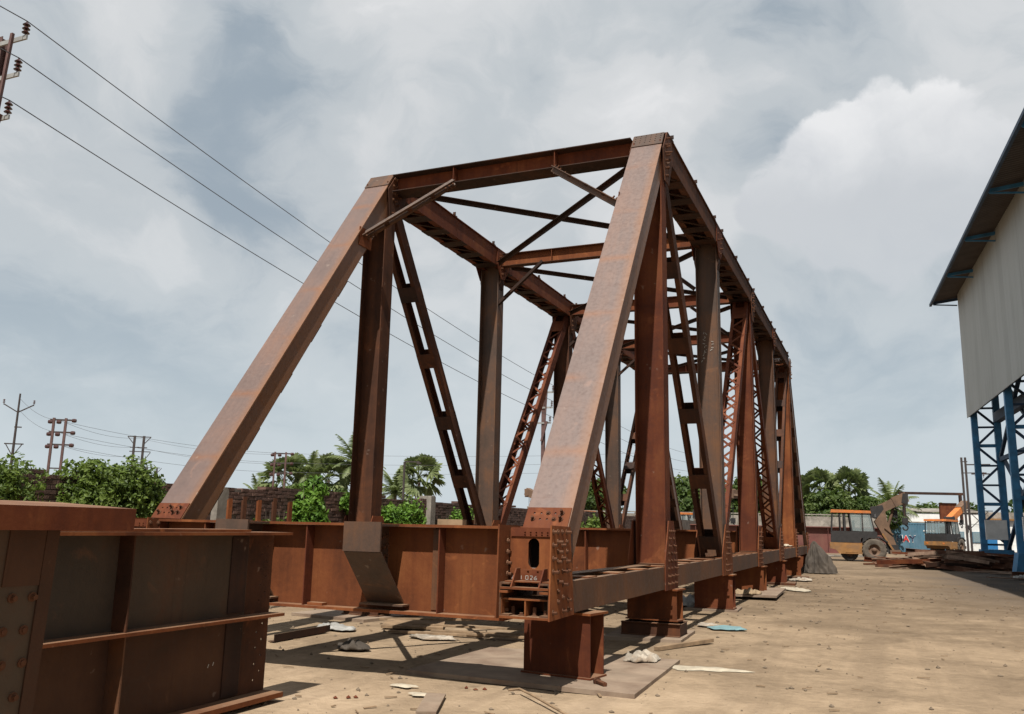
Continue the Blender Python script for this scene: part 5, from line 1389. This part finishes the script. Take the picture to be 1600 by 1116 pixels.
# ------------------------------------------------------------------ litter on the ground
MAT['wood'] = plain('weathered_wood', (0.20, 0.135, 0.08), 0.9, var=0.35, scale=6)
MAT['cloth'] = plain('dirty_cloth', (0.28, 0.245, 0.20), 0.95, var=0.5, scale=5, dirt=(0.16, 0.11, 0.07), dirt_amt=0.8)
MAT['cement'] = plain('spilled_cement', (0.34, 0.295, 0.225), 0.95, var=0.25, scale=6)
MAT['bluerag'] = plain('blue_rag', (0.13, 0.22, 0.235), 0.9, var=0.2, scale=6)
MAT['plastic'] = plain('plastic_sheet', (0.26, 0.255, 0.24), 0.4, var=0.3, scale=5)
MAT['jute'] = plain('jute', (0.23, 0.165, 0.10), 0.95, var=0.3, scale=12)
def crumple(x, y, rx, ry, h, label, mat, seed, cat='rag', name='crumpled_rag', z=0.0, rz=0):
    random.seed(seed); n = 22; mb = MB(); vs = []
    for j in range(n):
        for i in range(n):
            u, v = i/(n-1)*2-1, j/(n-1)*2-1
            e = max(0, 1-(u*u+v*v)**0.5*0.9) ; w = 1+0.25*mnoise.noise(Vector((u*1.5+seed, v*1.5, 0)))
            zz = h*(0.75*abs(mnoise.noise(Vector((u*2.2+seed, v*2.2, 1)))) + 0.6*e*abs(mnoise.noise(Vector((u*5+seed, v*5, 3)))) + 0.25*e)
            r = (u*u+v*v)**0.5
            k = 1.0/max(1.0, r*1.0)
            vs.append((u*rx*w*k, v*ry*w*k, 0.008+zz*(0.25 if r > 1 else 1)))
    fs = [(j*n+i, j*n+i+1, (j+1)*n+i+1, (j+1)*n+i) for j in range(n-1) for i in range(n-1)]
    mb.add(vs, fs); o = mb.build(name, mat, None, True, fix=False); o.location = (x, y, z); o.rotation_euler = (0, 0, rz)
    sol = o.modifiers.new('thickness', 'SOLIDIFY'); sol.thickness = 0.006
    return tag(o, label, cat)
crumple(3.10, 2.20, 0.22, 0.26, 0.17, 'dirty white cloth bundle on the big steel plate', 'cloth', 1, z=0.03)
crumple(3.42, 6.7, 0.30, 0.28, 0.05, 'pale blue rag lying flat on the earth right of the second stool', 'bluerag', 2)
crumple(3.05, 7.0, 0.22, 0.2, 0.06, 'small dirty cloth scrap left of the blue rag', 'cloth', 3)
crumple(3.50, 18.2, 0.30, 0.9, 0.06, 'long white cloth strip beside the raised steel plate', 'cement', 4, rz=0.4)
crumple(2.75, 13.9, 0.32, 0.3, 0.2, 'jute sack slumped on the raised steel plate', 'jute', 5, 'sack', 'jute_sack', 0.10)
crumple(-0.55, 1.35, 0.24, 0.18, 0.16, 'heap of dark rag in the shadow below the cross girder', 'tarp', 6)
crumple(-2.0, 3.1, 0.34, 0.22, 0.12, 'crumpled clear plastic sheet on the earth beneath the bridge', 'plastic', 7)
crumple(-0.2, 2.9, 0.38, 0.22, 0.07, 'dirty cloth shreds beneath the middle of the cross girder', 'cloth', 8)
crumple(1.9, 10.6, 0.45, 0.5, 0.42, 'grey plastic bundle between the second and third stools', 'plastic', 9)
crumple(3.2, 23.5, 0.35, 0.5, 0.15, 'dirty cloth heap near the far stools', 'cloth', 10)
crumple(2.55, 26.0, 0.25, 0.35, 0.18, 'white cloth left on the bottom chord near the tarpaulin', 'cement', 12, z=CT+0.02)
crumple(10.9, 31.5, 0.32, 0.3, 0.26, 'pale plastic bag on the dark shaded ground', 'plastic', 13, 'bag', 'plastic_bag')
crumple(11.9, 31.0, 0.3, 0.2, 0.14, 'small pale scraps beside the bag in the shade', 'plastic', 14)
# spilled cement
def splat(x, y, rx, ry, label, mat, seed, rz=0):
    n = 40; pts = []
    for i in range(n):
        a = 6.283*i/n; r = 1+0.7*mnoise.noise(Vector((math.cos(a)*1.6+seed, math.sin(a)*1.6, 0)))+0.2*mnoise.noise(Vector((math.cos(a)*5+seed, math.sin(a)*5, 0)))
        pts.append((rx*r*math.cos(a), ry*r*math.sin(a)))
    mb = MB(); vs = [(p[0]*1.0, p[1]*1.0, 0.0) for p in pts] + [(p[0]*0.8, p[1]*0.8, 0.014) for p in pts] + [(0, 0, 0.02)]
    mb.add(vs, [(i, (i+1) % n, n+(i+1) % n, n+i) for i in range(n)] + [(n+i, n+(i+1) % n, 2*n) for i in range(n)])
    o = mb.build('cement_spill', mat, None, True); o.location = (x, y, -0.004); o.rotation_euler = (0, 0, rz); return tag(o, label, 'spill')
splat(3.88, 2.12, 0.42, 0.16, 'streak of spilled white cement right of the big steel plate', 'cement', 2, 0.2)
splat(1.35, -0.62, 0.12, 0.07, 'small white plaster lump on the earth in front of the bridge', 'cement', 5)
splat(1.78, -0.95, 0.16, 0.08, 'faint pale spill left of the bent rod', 'cement', 7)
splat(5.2, -1.1, 0.14, 0.10, 'pale spill at the bottom right of the picture', 'cement', 8)
o = MB().prism([(-0.09, -0.45), (0.09, -0.45), (0.10, 0.4), (-0.09, 0.42)], 'z', 0.0, 0.02).build('plank', 'dustplate'); o.location = (2.02, -1.3, 0.0); o.rotation_euler = (0, 0, R(22)); tag(o, 'pale flat strip half buried at the bottom picture edge', 'plank')
o = MB().box(-0.66, 0.66, -0.04, 0.04, 0.0, 0.05).build('wooden_batten', 'wood'); o.location = (3.26, 4.05, 0.0); o.rotation_euler = (0, R(-1), R(66)); tag(o, 'wooden batten lying right of the second stool', 'timber')
o = MB().box(-0.7, 0.7, -0.05, 0.05, 0.0, 0.012).box(-0.7, 0.7, -0.05, -0.04, 0.013, 0.10).build('angle_iron', 'dark'); o.location = (-1.9, 2.05, 0.0); o.rotation_euler = (0, 0, R(92)); tag(o, 'dark angle iron on the earth behind the foreground girder', 'angle iron')
o = MB().tube([(2.42, -0.42, 0.02), (2.52, -0.36, 0.03), (2.75, -0.60, 0.03), (3.05, -0.92, 0.02), (3.35, -1.25, 0.015)], 0.013, 6).build('bent_rod', 'wood', None, True); tag(o, 'bent pale rod on the earth at the bottom of the picture', 'rod')
o = MB().cyl((3.12, 0.32, 0.055), (3.24, 0.20, 0.05), 0.026, 6).cyl((3.10, 0.34, 0.055), (3.125, 0.315, 0.055), 0.042, 6).build('loose_bolt', 'brown'); tag(o, 'loose bolt lying on the front of the big steel plate', 'bolt')
for i, (x, y, L, a) in enumerate(((-0.3, 3.3, 1.6, 8), (0.4, 3.7, 1.9, 14), (0.9, 3.4, 1.5, 4), (0.0, 4.1, 2.2, 11), (-1.2, 4.6, 1.6, 30))):
    o = MB().box(-L/2, L/2, -0.05, 0.05, 0, 0.03).build('timber_strip', 'wood'); o.location = (x, y, 0.0 + 0.012*i); o.rotation_euler = (0, 0, R(a)); tag(o, 'thin timber strip among the rubbish beneath the cross girder, %s of five from the bottom' % nth(i+1), 'timber', 'timber strips beneath the bridge')
o = MB().prism([(-0.5, -0.3), (0.5, -0.35), (0.45, 0.3), (-0.5, 0.32)], 'z', 0.0, 0.04).build('board', 'wood'); o.location = (-1.1, 4.0, 0.02); o.rotation_euler = (R(3), 0, R(20)); tag(o, 'flat board in the bridge shadow below the stringer bracket', 'board')
o = MB().box(-0.14, 0.14, -0.09, 0.09, 0, 0.06).build('timber_block', 'wood'); o.location = (1.62, -0.2, 1.629); o.rotation_euler = (0, 0, 0.2); tag(o, 'wood block resting on top of the cross girder', 'wood block')
o = MB().box(-0.10, 0.10, -0.05, 0.05, 0, 0.03).build('steel_offcut', 'orange'); o.location = (0.02, -0.34, 0.711); tag(o, 'small rusty offcut on the lower flange of the cross girder', 'offcut')
# row of starter bars rising behind the cross girder
for i in range(5):
    o = MB().box(-0.04, 0.04, -0.008, 0.008, 0, 2.02+0.05*(i % 2)).box(-0.04, -0.026, 0.009, 0.05, 0, 2.0).build('steel_upright', ('orange', 'brown')[i % 2]); o.location = (-5.0, 3.95+0.42*i*(0.9+0.04*i), 0); o.rotation_euler = (0, 0, R(75)); tag(o, 'thin rusty upright before the brick wall, %s from the left' % nth(i+1), 'steel upright', 'uprights before the brick wall')
# loose stones, one uncountable scatter
random.seed(9)
mb = MB()
def stone(x, y, s):
    c = Vector((x, y, gh(x, y)+s*0.25)); vs = []
    for p in ((1,0,0),(0,1,0),(-1,0,0),(0,-1,0),(0,0,1),(0,0,-1)):
        vs.append(c + Vector(p)*s*random.uniform(0.6, 1.2)*(0.7 if p[2] else 1))
    mb.add(vs, [(0,1,4),(1,2,4),(2,3,4),(3,0,4),(1,0,5),(2,1,5),(3,2,5),(0,3,5)])
for i in range(2600):
    y = -7.5 + 34*random.random()**1.7; x = random.uniform(-5, 12) if random.random() < 0.75 else random.gauss(1.5, 2.2)
    stone(x, y, random.choice((0.006, 0.008, 0.010, 0.013, 0.018, 0.03))*(1+0.03*max(0, y)))
MAT['stone'] = plain('stones', (0.13, 0.098, 0.068), 0.95, var=0.5, scale=30)
o = mb.build('loose_stones', 'stone', None, fix=False); tag(o, 'loose stones and grit scattered over the packed earth', 'stones', kind='stuff')
mb = MB()
for i in range(420):
    y = -3 + 30*random.random()**1.4; x = random.gauss(1.0, 2.0) if random.random() < 0.6 else random.uniform(3, 10)
    L = random.uniform(0.03, 0.14); a = random.uniform(0, 6.28); z = gh(x, y)+0.012
    mb.bar((x, y, z), (x+L*math.cos(a), y+L*math.sin(a), z+0.006), random.uniform(0.008, 0.03), 0.008)
o = mb.build('litter', MAT['wood'], None, fix=False); tag(o, 'chips of wood and rust littering the yard floor', 'litter', kind='stuff')
mb = MB()
for (x, y, s) in ((1.15, -1.35, 0.035), (1.2, -1.3, 0.03), (1.05, -1.42, 0.03), (1.9, -0.3, 0.03), (2.02, -0.33, 0.03), (2.1, -0.28, 0.03), (1.5, 0.9, 0.04), (1.8, 1.2, 0.05), (3.05, 0.85, 0.06)): stone(x, y, s)
o = mb.build('lumps', 'red', None, fix=False); tag(o, 'dark lumps of slag on the earth before the bridge', 'slag', kind='stuff')
